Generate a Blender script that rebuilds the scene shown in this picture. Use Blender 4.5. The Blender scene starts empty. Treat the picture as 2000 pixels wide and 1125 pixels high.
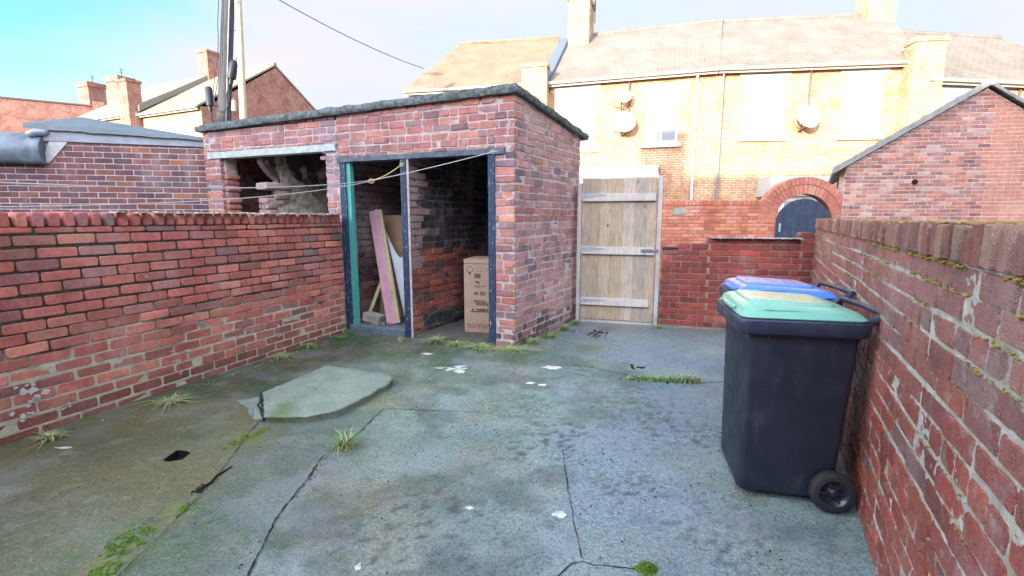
import bpy, bmesh, math, random
from mathutils import Vector, Matrix, noise
R = math.radians
rnd = random.Random(11)
scn = bpy.context.scene
col = scn.collection

# ------------------------------------------------------------------ camera
cam_d = bpy.data.cameras.new('camera'); cam = bpy.data.objects.new('camera', cam_d); col.objects.link(cam)
cam.location = (0, 0, 1.4); cam.rotation_euler = (R(90 - 8.3), 0, 0)
cam_d.sensor_width = 36; cam_d.lens = 16.92; cam_d.clip_start = 0.05; cam_d.clip_end = 3000
scn.camera = cam

# ------------------------------------------------------------------ light, sky, exposure
SUN_AZ, SUN_EL = 35.0, 10.5            # light travels towards +y and +x, sun low behind the camera on the left
sd = bpy.data.lights.new('sun', 'SUN'); sd.energy = 2.3; sd.angle = R(0.5); sd.color = (1.0, 0.83, 0.64)
sun = bpy.data.objects.new('sun', sd); col.objects.link(sun)
tr = Vector((math.sin(R(SUN_AZ)) * math.cos(R(SUN_EL)), math.cos(R(SUN_AZ)) * math.cos(R(SUN_EL)), -math.sin(R(SUN_EL))))
sun.rotation_euler = tr.to_track_quat('-Z', 'Y').to_euler(); sun.location = (-10, -15, 12)
scn.view_settings.view_transform = 'Standard'; scn.view_settings.look = 'None'
scn.view_settings.gamma = 1.0; scn.view_settings.exposure = 2.34
w = bpy.data.worlds.new('World'); scn.world = w; w.use_nodes = True
nt = w.node_tree; nt.nodes.clear()
def wn(t, **k):
    n = nt.nodes.new(t)
    for a, b in k.items(): setattr(n, a, b)
    return n
out = wn('ShaderNodeOutputWorld'); bg = wn('ShaderNodeBackground'); sky = wn('ShaderNodeTexSky', sky_type='NISHITA')
sky.sun_disc = False; sky.sun_elevation = R(SUN_EL); sky.sun_rotation = R(180 + SUN_AZ)
sky.air_density = 1.0; sky.dust_density = 1.5; sky.ozone_density = 1.5
tc = wn('ShaderNodeTexCoord'); mp = wn('ShaderNodeMapping'); mp.inputs['Scale'].default_value = (1.0, 1.0, 2.6)
nz = wn('ShaderNodeTexNoise'); nz.inputs['Scale'].default_value = 1.7; nz.inputs['Detail'].default_value = 5
nz.inputs['Roughness'].default_value = 0.5
dp = wn('ShaderNodeVectorMath', operation='DOT_PRODUCT'); dp.inputs[1].default_value = Vector((-0.68, 0.62, 0.40)).normalized()
m1 = wn('ShaderNodeMapRange'); m1.inputs[1].default_value = 0.945; m1.inputs[2].default_value = 1.0; m1.inputs[3].default_value = 1.0; m1.inputs[4].default_value = 0.0
m2 = wn('ShaderNodeMapRange'); m2.inputs[1].default_value = 0.35; m2.inputs[2].default_value = 0.65; m2.inputs[3].default_value = -0.34; m2.inputs[4].default_value = 0.30
ad = wn('ShaderNodeMath', operation='ADD', use_clamp=True)
mix = wn('ShaderNodeMix', data_type='RGBA')
hs = wn('ShaderNodeHueSaturation'); hs.inputs['Hue'].default_value = 0.45; hs.inputs['Saturation'].default_value = 1.7; hs.inputs['Value'].default_value = 0.85
dps = wn('ShaderNodeVectorMath', operation='DOT_PRODUCT'); dps.inputs[1].default_value = (-tr.x, -tr.y, 0.45)
m3 = wn('ShaderNodeMapRange'); m3.inputs[1].default_value = 0.0; m3.inputs[2].default_value = 1.0; m3.inputs[3].default_value = 1.0; m3.inputs[4].default_value = 8.0
cl = wn('ShaderNodeVectorMath', operation='SCALE'); cmix = wn('ShaderNodeMix', data_type='RGBA'); cmix.inputs['A'].default_value = (1.76, 1.66, 1.76, 1); cmix.inputs['B'].default_value = (1.46, 1.66, 1.80, 1)
mpb = wn('ShaderNodeMapping'); mpb.inputs['Scale'].default_value = (1, 1, 5.0); mpb.inputs['Location'].default_value = (3.1, .7, 0); nzb = wn('ShaderNodeTexNoise'); nzb.inputs['Scale'].default_value = 1.6; nzb.inputs['Detail'].default_value = 7; nzb.inputs['Roughness'].default_value = .58
m5 = wn('ShaderNodeMapRange'); m5.inputs[1].default_value = .38; m5.inputs[2].default_value = .62
L = nt.links.new
L(tc.outputs['Generated'], mpb.inputs['Vector']); L(mpb.outputs['Vector'], nzb.inputs['Vector']); L(nzb.outputs['Fac'], m5.inputs[0]); L(m5.outputs[0], cmix.inputs['Factor']); L(cmix.outputs['Result'], cl.inputs[0])
L(tc.outputs['Generated'], mp.inputs['Vector']); L(mp.outputs['Vector'], nz.inputs['Vector'])
L(tc.outputs['Generated'], dp.inputs[0]); L(dp.outputs['Value'], m1.inputs[0]); L(nz.outputs['Fac'], m2.inputs[0])
sz = wn('ShaderNodeSeparateXYZ'); m4 = wn('ShaderNodeMapRange'); m4.inputs[1].default_value = .55; m4.inputs[2].default_value = .95; m4.inputs[3].default_value = 0; m4.inputs[4].default_value = -.65
ad2 = wn('ShaderNodeMath', operation='ADD', use_clamp=True)
L(tc.outputs['Generated'], sz.inputs[0]); L(sz.outputs[2], m4.inputs[0]); L(ad.outputs[0], ad2.inputs[0]); L(m4.outputs[0], ad2.inputs[1]); L(ad2.outputs[0], mix.inputs['Factor'])
L(m1.outputs[0], ad.inputs[0]); L(m2.outputs[0], ad.inputs[1])
L(tc.outputs['Generated'], dps.inputs[0]); L(dps.outputs['Value'], m3.inputs[0]); L(m3.outputs[0], cl.inputs['Scale'])
L(sky.outputs[0], hs.inputs['Color']); L(hs.outputs[0], mix.inputs['A']); L(cl.outputs[0], mix.inputs['B'])
L(mix.outputs['Result'], bg.inputs['Color']); bg.inputs['Strength'].default_value = 0.11
L(bg.outputs[0], out.inputs['Surface'])

# ------------------------------------------------------------------ material helpers
class NT:
    def __init__(s, name):
        s.m = bpy.data.materials.new(name); s.m.use_nodes = True; s.t = s.m.node_tree
        s.b = s.t.nodes['Principled BSDF']
        s.pos = s.t.nodes.new('ShaderNodeNewGeometry').outputs['Position']
        s.obj = s.t.nodes.new('ShaderNodeTexCoord').outputs['Object']
    def n(s, t, **k):
        x = s.t.nodes.new(t)
        for a, b in k.items(): setattr(x, a, b)
        return x
    def set(s, sock, v):
        if hasattr(v, 'is_linked'): s.t.links.new(v, sock)
        elif isinstance(v, (tuple, list)) and len(v) == 3 and sock.type == 'RGBA': sock.default_value = (*v, 1)
        else: sock.default_value = v
    def noise(s, scale, detail=4, rough=0.55, vec=None, dist=0.0, out='Fac'):
        x = s.n('ShaderNodeTexNoise'); s.set(x.inputs['Vector'], vec or s.pos)
        x.inputs['Scale'].default_value = scale; x.inputs['Detail'].default_value = detail
        x.inputs['Roughness'].default_value = rough; x.inputs['Distortion'].default_value = dist
        return x.outputs[out]
    def ramp(s, v, a, b, lo=0.0, hi=1.0, smooth=False):
        x = s.n('ShaderNodeMapRange'); x.clamp = True
        if smooth: x.interpolation_type = 'SMOOTHSTEP'
        s.set(x.inputs[0], v); x.inputs[1].default_value = a; x.inputs[2].default_value = b
        x.inputs[3].default_value = lo; x.inputs[4].default_value = hi
        return x.outputs[0]
    def mix(s, f, a, b, mode='MIX'):
        x = s.n('ShaderNodeMix', data_type='RGBA', blend_type=mode)
        s.set(x.inputs['Factor'], f); s.set(x.inputs['A'], a); s.set(x.inputs['B'], b)
        return x.outputs['Result']
    def math(s, op, a, b=0.0, clamp=False):
        x = s.n('ShaderNodeMath', operation=op, use_clamp=clamp); s.set(x.inputs[0], a); s.set(x.inputs[1], b); return x.outputs[0]
    def sep(s, v):
        x = s.n('ShaderNodeSeparateXYZ'); s.set(x.inputs[0], v); return x.outputs
    def comb(s, a, b, c):
        x = s.n('ShaderNodeCombineXYZ'); s.set(x.inputs[0], a); s.set(x.inputs[1], b); s.set(x.inputs[2], c); return x.outputs[0]
    def mapping(s, vec, scale):
        x = s.n('ShaderNodeMapping'); s.set(x.inputs['Vector'], vec); x.inputs['Scale'].default_value = scale; return x.outputs[0]
    def bump(s, h, strength=0.5, dist=0.01, normal=None):
        x = s.n('ShaderNodeBump'); x.inputs['Strength'].default_value = strength; x.inputs['Distance'].default_value = dist
        s.set(x.inputs['Height'], h)
        if normal is not None: s.set(x.inputs['Normal'], normal)
        return x.outputs[0]
    def done(s, color, rough=0.85, normal=None, spec=0.35, metal=0.0):
        s.set(s.b.inputs['Base Color'], color); s.set(s.b.inputs['Roughness'], rough)
        s.b.inputs['Specular IOR Level'].default_value = spec; s.b.inputs['Metallic'].default_value = metal
        if normal is not None: s.set(s.b.inputs['Normal'], normal)
        return s.m

def simple(name, c, rough=0.7, var=0.25, scale=12, bump=0.2, bscale=80, spec=0.35, metal=0.0, dark=(0.3, 0.3, 0.3)):
    k = NT(name)
    f = k.ramp(k.noise(scale, 6), 0.35, 0.7)
    cc = k.mix(k.math('MULTIPLY', f, var), c, tuple(a * d for a, d in zip(c, dark)))
    return k.done(cc, rough, k.bump(k.noise(bscale, 4), bump, 0.004), spec, metal)

def brick_mat(name, rough=0.82, pale=0.25, soot=0.35, moss=0.0, grain=0.5, spec=0.3, palecol=(0.62, 0.50, 0.50), sheen_wet=False, bd=.006):
    k = NT(name)
    a = k.n('ShaderNodeAttribute'); a.attribute_name = 'Col'; c = a.outputs['Color']
    streak = k.noise(34, 5, 0.65)
    c = k.mix(k.ramp(streak, 0.38, 0.72, 0, 0.55), c, k.mix(1.0, c, (0.45, 0.42, 0.45), 'MULTIPLY'))
    c = k.mix(k.ramp(k.noise(7, 6, 0.6), 0.50, 0.72, 0, soot), c, (0.045, 0.035, 0.045))
    c = k.mix(k.ramp(k.noise(14, 8, 0.72, dist=0.6), 0.54, 0.68, 0, pale), c, palecol)
    c = k.mix(k.ramp(k.noise(230, 2), 0.60, 0.72, 0, 0.45), c, (0.72, 0.60, 0.58))
    c = k.mix(k.ramp(k.noise(190, 2, vec=k.mapping(k.pos, (1, 1.1, 1.2))), 0.62, 0.72, 0, 0.6), c, (0.06, 0.03, 0.03))
    dmp = k.noise(2.6, 7, .68, vec=k.mapping(k.pos, (1, 1, .55))); c = k.mix(k.ramp(dmp, .50, .66, 0, .5), c, k.mix(1.0, c, (.50, .42, .44), 'MULTIPLY')); c = k.mix(k.ramp(dmp, .47, .36, 0, .22), c, palecol)
    if moss:
        zz = k.sep(k.pos)[2]
        m = k.math('MULTIPLY', k.ramp(k.noise(9, 6, 0.7), 0.45, 0.62), k.ramp(zz, 0.0, 0.45, moss, moss * 0.25))
        c = k.mix(m, c, (0.055, 0.07, 0.03))
    h = k.math('ADD', k.math('MULTIPLY', k.noise(60, 6, 0.7), 1.0), k.math('MULTIPLY', k.noise(260, 3), grain))
    r = k.ramp(k.noise(20, 4), 0.35, 0.7, rough - 0.12, min(1, rough + 0.12))
    return k.done(c, r, k.bump(h, 0.85, bd), spec)

def mortar_mat(name, c1, c2, mossy=0.0, darktop=None):
    k = NT(name)
    c = k.mix(k.ramp(k.noise(11, 6, 0.65), 0.35, 0.65), c1, c2)
    if darktop:
        z = k.math('ADD', k.sep(k.pos)[2], k.ramp(k.noise(2.4, 5, 0.6), 0.3, 0.7, -0.35, 0.35))
        c = k.mix(k.ramp(z, darktop[0], darktop[1], 0, 0.92), c, k.mix(k.ramp(k.noise(30, 4), 0.45, 0.6), (0.02, 0.017, 0.02), (0.06, 0.065, 0.03)))
    if mossy: c = k.mix(k.ramp(k.noise(5, 6, 0.7), 0.5, 0.62, 0, mossy), c, (0.22, 0.17, 0.03))
    return k.done(c, 0.95, k.bump(k.noise(90, 6, 0.75), 0.9, 0.008), 0.2)

# ------------------------------------------------------------------ object helpers
def tag(o, label=None, cat=None, group=None, kind=None):
    if label: o['label'] = label
    if cat: o['category'] = cat
    if group: o['group'] = group
    if kind: o['kind'] = kind
    return o
def empty(name, loc=(0, 0, 0), rz=0.0, **k):
    o = bpy.data.objects.new(name, None); o.empty_display_size = 0.2; col.objects.link(o)
    o.location = loc; o.rotation_euler = (0, 0, rz)
    return tag(o, **k)
class MB:
    """collects geometry for ONE mesh"""
    def __init__(s): s.v = []; s.f = []; s.c = []; s.sm = []; s.mi = []
    def add(s, vs, fs, colr=(1, 1, 1), smooth=False, mi=0):
        b = len(s.v); s.v += [tuple(v) for v in vs]; s.c += [(*colr, 1)] * len(vs)
        for f in fs: s.f.append([i + b for i in f]); s.sm.append(smooth); s.mi.append(mi)
        return b
    def box(s, lo, hi, colr=(1, 1, 1), M=None, j=0.0, mi=0, bev=0.0):
        x0, y0, z0 = lo; x1, y1, z1 = hi
        if bev > 0:
            vs = []; b = bev
            # 24-vertex chamfered box through bmesh
            bm = bmesh.new(); bmesh.ops.create_cube(bm, size=1)
            for v in bm.verts: v.co = Vector((x0 + (v.co.x + .5) * (x1 - x0), y0 + (v.co.y + .5) * (y1 - y0), z0 + (v.co.z + .5) * (z1 - z0)))
            bmesh.ops.bevel(bm, geom=bm.edges[:], offset=b, segments=2, affect='EDGES', profile=0.6)
            s.bm(bm, colr, M, j=j, mi=mi); return
        vs = [Vector((x, y, z)) for z in (z0, z1) for y in (y0, y1) for x in (x0, x1)]
        if j: vs = [v + Vector((rnd.uniform(-j, j), rnd.uniform(-j, j), rnd.uniform(-j, j))) for v in vs]
        if M: vs = [M @ v for v in vs]
        s.add(vs, [(0, 2, 3, 1), (4, 5, 7, 6), (0, 1, 5, 4), (2, 6, 7, 3), (0, 4, 6, 2), (1, 3, 7, 5)], colr, mi=mi)
    def bm(s, bm, colr=(1, 1, 1), M=None, smooth=False, j=0.0, mi=0):
        bm.verts.ensure_lookup_table(); bm.verts.index_update()
        vs = [(M @ v.co if M else v.co.copy()) for v in bm.verts]
        if j: vs = [v + Vector((rnd.uniform(-j, j),) * 3) for v in vs]
        s.add(vs, [[v.index for v in f.verts] for f in bm.faces], colr, smooth, mi); bm.free()
    def tube(s, pts, rad, n=8, colr=(1, 1, 1), caps=True, mi=0):
        pts = [Vector(p) for p in pts]; rs = rad if isinstance(rad, (list, tuple)) else [rad] * len(pts)
        vs = []; up = None
        for i, p in enumerate(pts):
            d = (pts[min(i + 1, len(pts) - 1)] - pts[max(i - 1, 0)]).normalized()
            a = d.orthogonal().normalized() if up is None else (up - d * up.dot(d)).normalized()
            up = a; b = d.cross(a)
            vs += [p + (a * math.cos(2 * math.pi * k / n) + b * math.sin(2 * math.pi * k / n)) * rs[i] for k in range(n)]
        fs = [(i * n + k, i * n + (k + 1) % n, (i + 1) * n + (k + 1) % n, (i + 1) * n + k) for i in range(len(pts) - 1) for k in range(n)]
        s.add(vs, fs, colr, True, mi)
        if caps:
            s.add(vs[:n], [list(range(n))[::-1]], colr, False, mi); s.add(vs[-n:], [list(range(n))], colr, False, mi)
    def prism(s, poly, dirv, colr=(1, 1, 1), mi=0):
        """poly: list of 3D points, extruded by dirv"""
        n = len(poly); p = [Vector(q) for q in poly]; dv = Vector(dirv); vs = p + [q + dv for q in p]
        s.add(vs, [list(range(n))[::-1], [n + i for i in range(n)]] + [(i, (i + 1) % n, n + (i + 1) % n, n + i) for i in range(n)], colr, mi=mi)
    def loft(s, rings, colr=(1, 1, 1), smooth=True, cap0=True, cap1=True, mi=0):
        n = len(rings[0]); vs = [v for r in rings for v in r]
        fs = [(i * n + k, i * n + (k + 1) % n, (i + 1) * n + (k + 1) % n, (i + 1) * n + k) for i in range(len(rings) - 1) for k in range(n)]
        s.add(vs, fs, colr, smooth, mi)
        if cap0: s.add(rings[0], [list(range(n))[::-1]], colr, False, mi)
        if cap1: s.add(rings[-1], [list(range(n))], colr, False, mi)
    def build(s, name, mat, parent=None, **k):
        me = bpy.data.meshes.new(name); me.from_pydata(s.v, [], s.f)
        me.polygons.foreach_set('use_smooth', s.sm)
        for m in (mat if isinstance(mat, list) else [mat]): me.materials.append(m)
        if isinstance(mat, list): me.polygons.foreach_set('material_index', s.mi)
        ca = me.color_attributes.new('Col', 'FLOAT_COLOR', 'POINT')
        ca.data.foreach_set('color', [x for c in s.c for x in c])
        me.update(); me.validate()
        o = bpy.data.objects.new(name, me); col.objects.link(o)
        if parent: o.parent = parent
        return tag(o, **k)

def V2(p): return Vector((p[0], p[1], 0))

class WallFrame:
    """vertical plane from A to B seen from the side of normal n"""
    def __init__(s, A, B, n_towards=(0, 0)):
        s.A = V2(A); s.d = (V2(B) - V2(A)); s.len = s.d.length; s.d.normalize()
        s.n = Vector((s.d.y, -s.d.x, 0))
        if (V2(n_towards) - s.A).dot(s.n) < 0: s.n = -s.n
    def P(s, u, z, o=0.0): return s.A + s.d * u + Vector((0, 0, z)) + s.n * o

def one_brick(mb, F, q, colr, back=-0.03, proud=0.0, r=0.008, ch=0.0045, jit=0.0018, capback=False, n=None):
    """q: four (u, z) corners counter-clockwise; F: frame (or function (u,z,o)->point)"""
    P = F.P if hasattr(F, 'P') else F
    cx = sum(a for a, b in q) / 4; cz = sum(b for a, b in q) / 4
    out = []
    for i in range(4):
        p = Vector(q[i]); a = (Vector(q[i - 1]) - p); b = (Vector(q[(i + 1) % 4]) - p)
        la, lb = max(a.length, 1e-5), max(b.length, 1e-5)
        out.append(p + a / la * min(r, la * .4)); out.append(p + b / lb * min(r, lb * .4))
    J = lambda: rnd.uniform(-jit, jit)
    jo = [(J(), J()) for _ in out]
    r0 = [P(p.x, p.y, back) for p in out]
    r1 = [P(p.x + j[0], p.y + j[1], proud - ch) for p, j in zip(out, jo)]
    def ins(p):
        dx, dz = p.x - cx, p.y - cz
        return (p.x - math.copysign(min(ch, abs(dx)), dx), p.y - math.copysign(min(ch, abs(dz)), dz))
    tl = rnd.uniform(-.0025, .0025)
    r2 = []
    for p, j in zip(out, jo):
        a, b = ins(p); r2.append(P(a + j[0], b + j[1], proud + J() * .6 + tl * (1 if a > cx else -1)))
    n8 = 8; vs = r0 + r1 + r2
    flip = (r1[1] - r1[0]).cross(r1[3] - r1[0]).dot(P(cx, cz, 1) - P(cx, cz, 0)) < 0
    fs = [(i, (i + 1) % 8, 8 + (i + 1) % 8, 8 + i) for i in range(8)] + [(8 + i, 8 + (i + 1) % 8, 16 + (i + 1) % 8, 16 + i) for i in range(8)] + [tuple(range(16, 24))]
    if capback: fs.append(tuple(range(7, -1, -1)))
    if flip: fs = [f[::-1] for f in fs]
    mb.add(vs, fs, colr, True); mb.sm[-(2 if capback else 1)] = False

def pick(pal, bright=1.0):
    c = rnd.choices([p[:3] for p in pal], [p[3] for p in pal])[0]
    k = rnd.uniform(.78, 1.2) * bright
    return tuple(max(0, x * k * rnd.uniform(.93, 1.07)) for x in c)

def bricks(mb, F, rects, pal, ztop=None, bl=.215, bh=.065, j=.0105, bond='stretcher', skip=0.0, tint=None,
           zbase=0.0, rough_edges=(), back=-.03, jit=.0018, r=.010, protr=.003, wob=.002, uoff=0.0, ch=.0045):
    """fills rects [(u0,u1,z0,z1)] with bricks"""
    zmin = min(q[2] for q in rects); zmax = max(q[3] for q in rects)
    umin = min(q[0] for q in rects); umax = max(q[1] for q in rects)
    row = int(math.floor((zmin - zbase) / (bh + j)))
    while zbase + row * (bh + j) < zmax:
        z0 = zbase + row * (bh + j); z1 = z0 + bh
        if bond == 'stretcher': hdr = False; off = (row % 2) * (bl + j) / 2
        elif bond == 'garden': hdr = (row % 4 == 1); off = (row % 2) * (bl + j) / 2
        else: hdr = None; off = rnd.uniform(0, bl)
        u = umin - off - bl + uoff
        ph = rnd.uniform(0, 6)
        while u < umax:
            h = hdr if hdr is not None else rnd.random() < .38
            ln = (bl - j) / 2 if h else bl
            if bond != 'stretcher': ln *= rnd.uniform(.94, 1.05)
            b0, b1 = u + rnd.uniform(-.002, .002), u + ln + rnd.uniform(-.002, .002); u += ln + j
            for (a0, a1, c0, c1) in rects:
                x0, x1 = max(b0, a0), min(b1, a1); y0, y1 = max(z0, c0), min(z1, c1)
                if x1 - x0 < .028 or y1 - y0 < .02: continue
                if rnd.random() < skip: continue
                wz = wob * math.sin(x0 * 2.3 + ph)
                ta, tb = y1, y1
                if ztop:
                    ta, tb = min(y1, ztop(x0) - .004), min(y1, ztop(x1) - .004)
                    if ta - y0 < .012 and tb - y0 < .012: continue
                    if min(ta, tb) - y0 < .012:   # cut the brick short at the slope
                        for _ in range(12):
                            if ta - y0 < .012: x0 += (x1 - x0) * .12; ta = min(y1, ztop(x0) - .004)
                            if tb - y0 < .012: x1 -= (x1 - x0) * .12; tb = min(y1, ztop(x1) - .004)
                        if x1 - x0 < .02 or min(ta, tb) - y0 < .006: continue
                c = pick(pal)
                if tint: c = tint(x0, y0, c)
                if c is None: continue
                one_brick(mb, F, [(x0, y0 + wz), (x1, y0 + wz), (x1, tb + wz), (x0, ta + wz)], c, back, rnd.uniform(-protr, protr), jit=jit, r=r, ch=ch)
        row += 1

def coping(mb, F, u0, u1, z0, h, pal, depth=.225, w=.065, j=.010, tint=None, hz=.006, front=0.004, ch=.008, r=.009):
    u = u0
    while u < u1 - .02:
        ww = w * rnd.uniform(.93, 1.08); c = pick(pal)
        if tint: c = tint(u, z0, c)
        dz = rnd.uniform(-hz, hz)
        one_brick(mb, F, [(u, z0 + .006), (min(u + ww, u1), z0 + .006), (min(u + ww, u1), z0 + h + dz), (u, z0 + h + dz)], c, -depth, front + rnd.uniform(-.004, .004), r=r, ch=ch, jit=.003, capback=True)
        u += ww + j * rnd.uniform(.8, 1.4)

def slab(mb, F, rects, t, o=-.009, ztop=None, mi=0):
    """mortar core behind the brick faces"""
    for (u0, u1, z0, z1) in rects:
        if ztop:
            us = sorted({u0, u1} | {u for u in getattr(ztop, 'brk', []) if u0 < u < u1})
            poly = [F.P(u0, z0, o), F.P(u1, z0, o)] + [F.P(u, min(z1, ztop(u)), o) for u in reversed(us)]
        else: poly = [F.P(u0, z0, o), F.P(u1, z0, o), F.P(u1, z1, o), F.P(u0, z1, o)]
        mb.prism(poly, -F.n * t, mi=mi)
        # orientation is fixed by recalculation below
def fix(o):
    bm = bmesh.new(); bm.from_mesh(o.data); bmesh.ops.recalc_face_normals(bm, faces=bm.faces[:]); bm.to_mesh(o.data); bm.free(); return o

def rough_poly(pts, step, amp, seed=0):
    r2 = random.Random(seed); o = []; N2_ = lambda p: Vector((noise.noise(Vector((p.x * 9, p.y * 9, 3))), noise.noise(Vector((p.x * 9, p.y * 9, 8))))) * amp * 1.2
    for i in range(len(pts)):
        a, b = Vector(pts[i]), Vector(pts[(i + 1) % len(pts)]); n = max(1, int((b - a).length / step))
        for k in range(n):
            p = a.lerp(b, k / n); o.append(p + N2_(p) + Vector((r2.uniform(-amp, amp), r2.uniform(-amp, amp))) * .6)
    return o

# ------------------------------------------------------------------ ground
def pnoise(x, y, s, o=4, seed=0): return noise.fractal(Vector((x * s + seed * 7.3, y * s - seed * 3.1, seed * 1.7)), 1.0, 2.0, o)
def seg_d(p, a, b):
    ax, ay = a; bx, by = b; dx, dy = bx - ax, by - ay
    t = max(0, min(1, ((p[0] - ax) * dx + (p[1] - ay) * dy) / (dx * dx + dy * dy + 1e-9)))
    return math.hypot(p[0] - ax - t * dx, p[1] - ay - t * dy)
def line_d(p, pts): return min(seg_d(p, pts[i], pts[i + 1]) for i in range(len(pts) - 1))
def in_poly(p, poly):
    c = False; n = len(poly)
    for i in range(n):
        a, b = poly[i], poly[i - 1]
        if (a[1] > p[1]) != (b[1] > p[1]) and p[0] < (b[0] - a[0]) * (p[1] - a[1]) / (b[1] - a[1]) + a[0]: c = not c
    return c
def lerp3(a, b, t): t = max(0, min(1, t)); return tuple(x + (y - x) * t for x, y in zip(a, b))
def sst(a, b, x):
    t = max(0, min(1, (x - a) / (b - a))); return t * t * (3 - 2 * t)

LW_A, LW_B = (-4.094, .386), (-2.052, 5.825)
crack_lines = {
 'a': [(-0.952, 3.412), (-0.985, 3.2), (-1.011, 2.999), (-1.08, 2.8), (-1.121, 2.658), (-1.105, 2.407), (-1.112, 2.197), (-1.106, 2.056), (-1.073, 1.897), (-1.041, 1.717), (-1.021, 1.5), (-1.06, 1.0)],
 'b': [(-1.775, 3.272), (-1.686, 2.819), (-1.614, 2.486), (-1.588, 2.31), (-1.555, 2.0), (-1.537, 1.717), (-1.52, 1.4), (-1.5, .9)],
 'c': [(0.311, 2.752), (0.295, 2.513), (0.294, 2.286), (0.29, 2.056), (0.294, 1.914), (0.292, 1.803)],
 'd': [(0.292, 1.803), (0.247, 1.788), (0.206, 1.75), (0.161, 1.703), (0.05, 1.58), (0.0, 1.3)],
 'e': [(0.292, 1.803), (0.335, 1.782), (0.39, 1.779), (.52, 1.76)],
 'f': [(-0.971, 3.412), (-0.795, 3.393), (-0.64, 3.374), (-0.376, 3.364), (-0.141, 3.327)],
 'g': [(0.5, 4.46), (0.725, 4.389), (0.894, 4.266), (1.051, 4.136), (1.169, 4.067), (1.324, 3.988), (1.623, 3.962), (1.893, 4.027), (2.3, 4.05)]}
strip = [(-1.775, 3.272), (-1.686, 2.819), (-1.614, 2.486), (-1.588, 2.31), (-1.555, 2.0), (-1.537, 1.717), (-1.5, .6), (-1.06, .6),
         (-1.041, 1.717), (-1.073, 1.897), (-1.106, 2.056), (-1.112, 2.197), (-1.105, 2.407), (-1.121, 2.658), (-1.011, 2.999), (-0.952, 3.412), (-1.3, 3.4)]
blobs = [((-1.69, 2.92), .13, 'y'), ((-1.64, 1.86), .13, 'y'), ((-1.62, 1.74), .08, 'y'), ((-1.6, 2.12), .1, 'y'), ((.544, 1.768), .0, 'y'),
         ((0.05, 3.5), .33, 'g'), ((.1, 3.25), .22, 'g'), ((.62, 4.45), .3, 'g'), ((.75, 3.5), .36, 'g'), ((.45, 4.0), .35, 'g'), ((1.0, 4.1), .25, 'g'), ((-1.5, 1.95), .28, 'g'), ((-1.75, 1.9), .3, 'g')]
pits = [((-1.5, 2.0), .25), ((.35, 3.0), .35), ((.9, 3.6), .45), ((1.0, 3.05), .4), ((-.35, 2.2), .35), ((-.6, 1.9), .4), ((.1, 2.7), .35), ((1.3, 2.9), .3), ((-2.3, 1.9), .4), ((.9, 2.0), .35), ((.6, 2.35), .25), ((-.1, 1.7), .3)]
pans = [((1.4, 4.9), .75), ((1.3, 3.7), .7), ((.6, 2.8), .6), ((1.0, 3.1), .6), ((.75, 2.3), .5), ((1.9, 4.4), .6), ((.4, 2.2), .35)]

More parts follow.
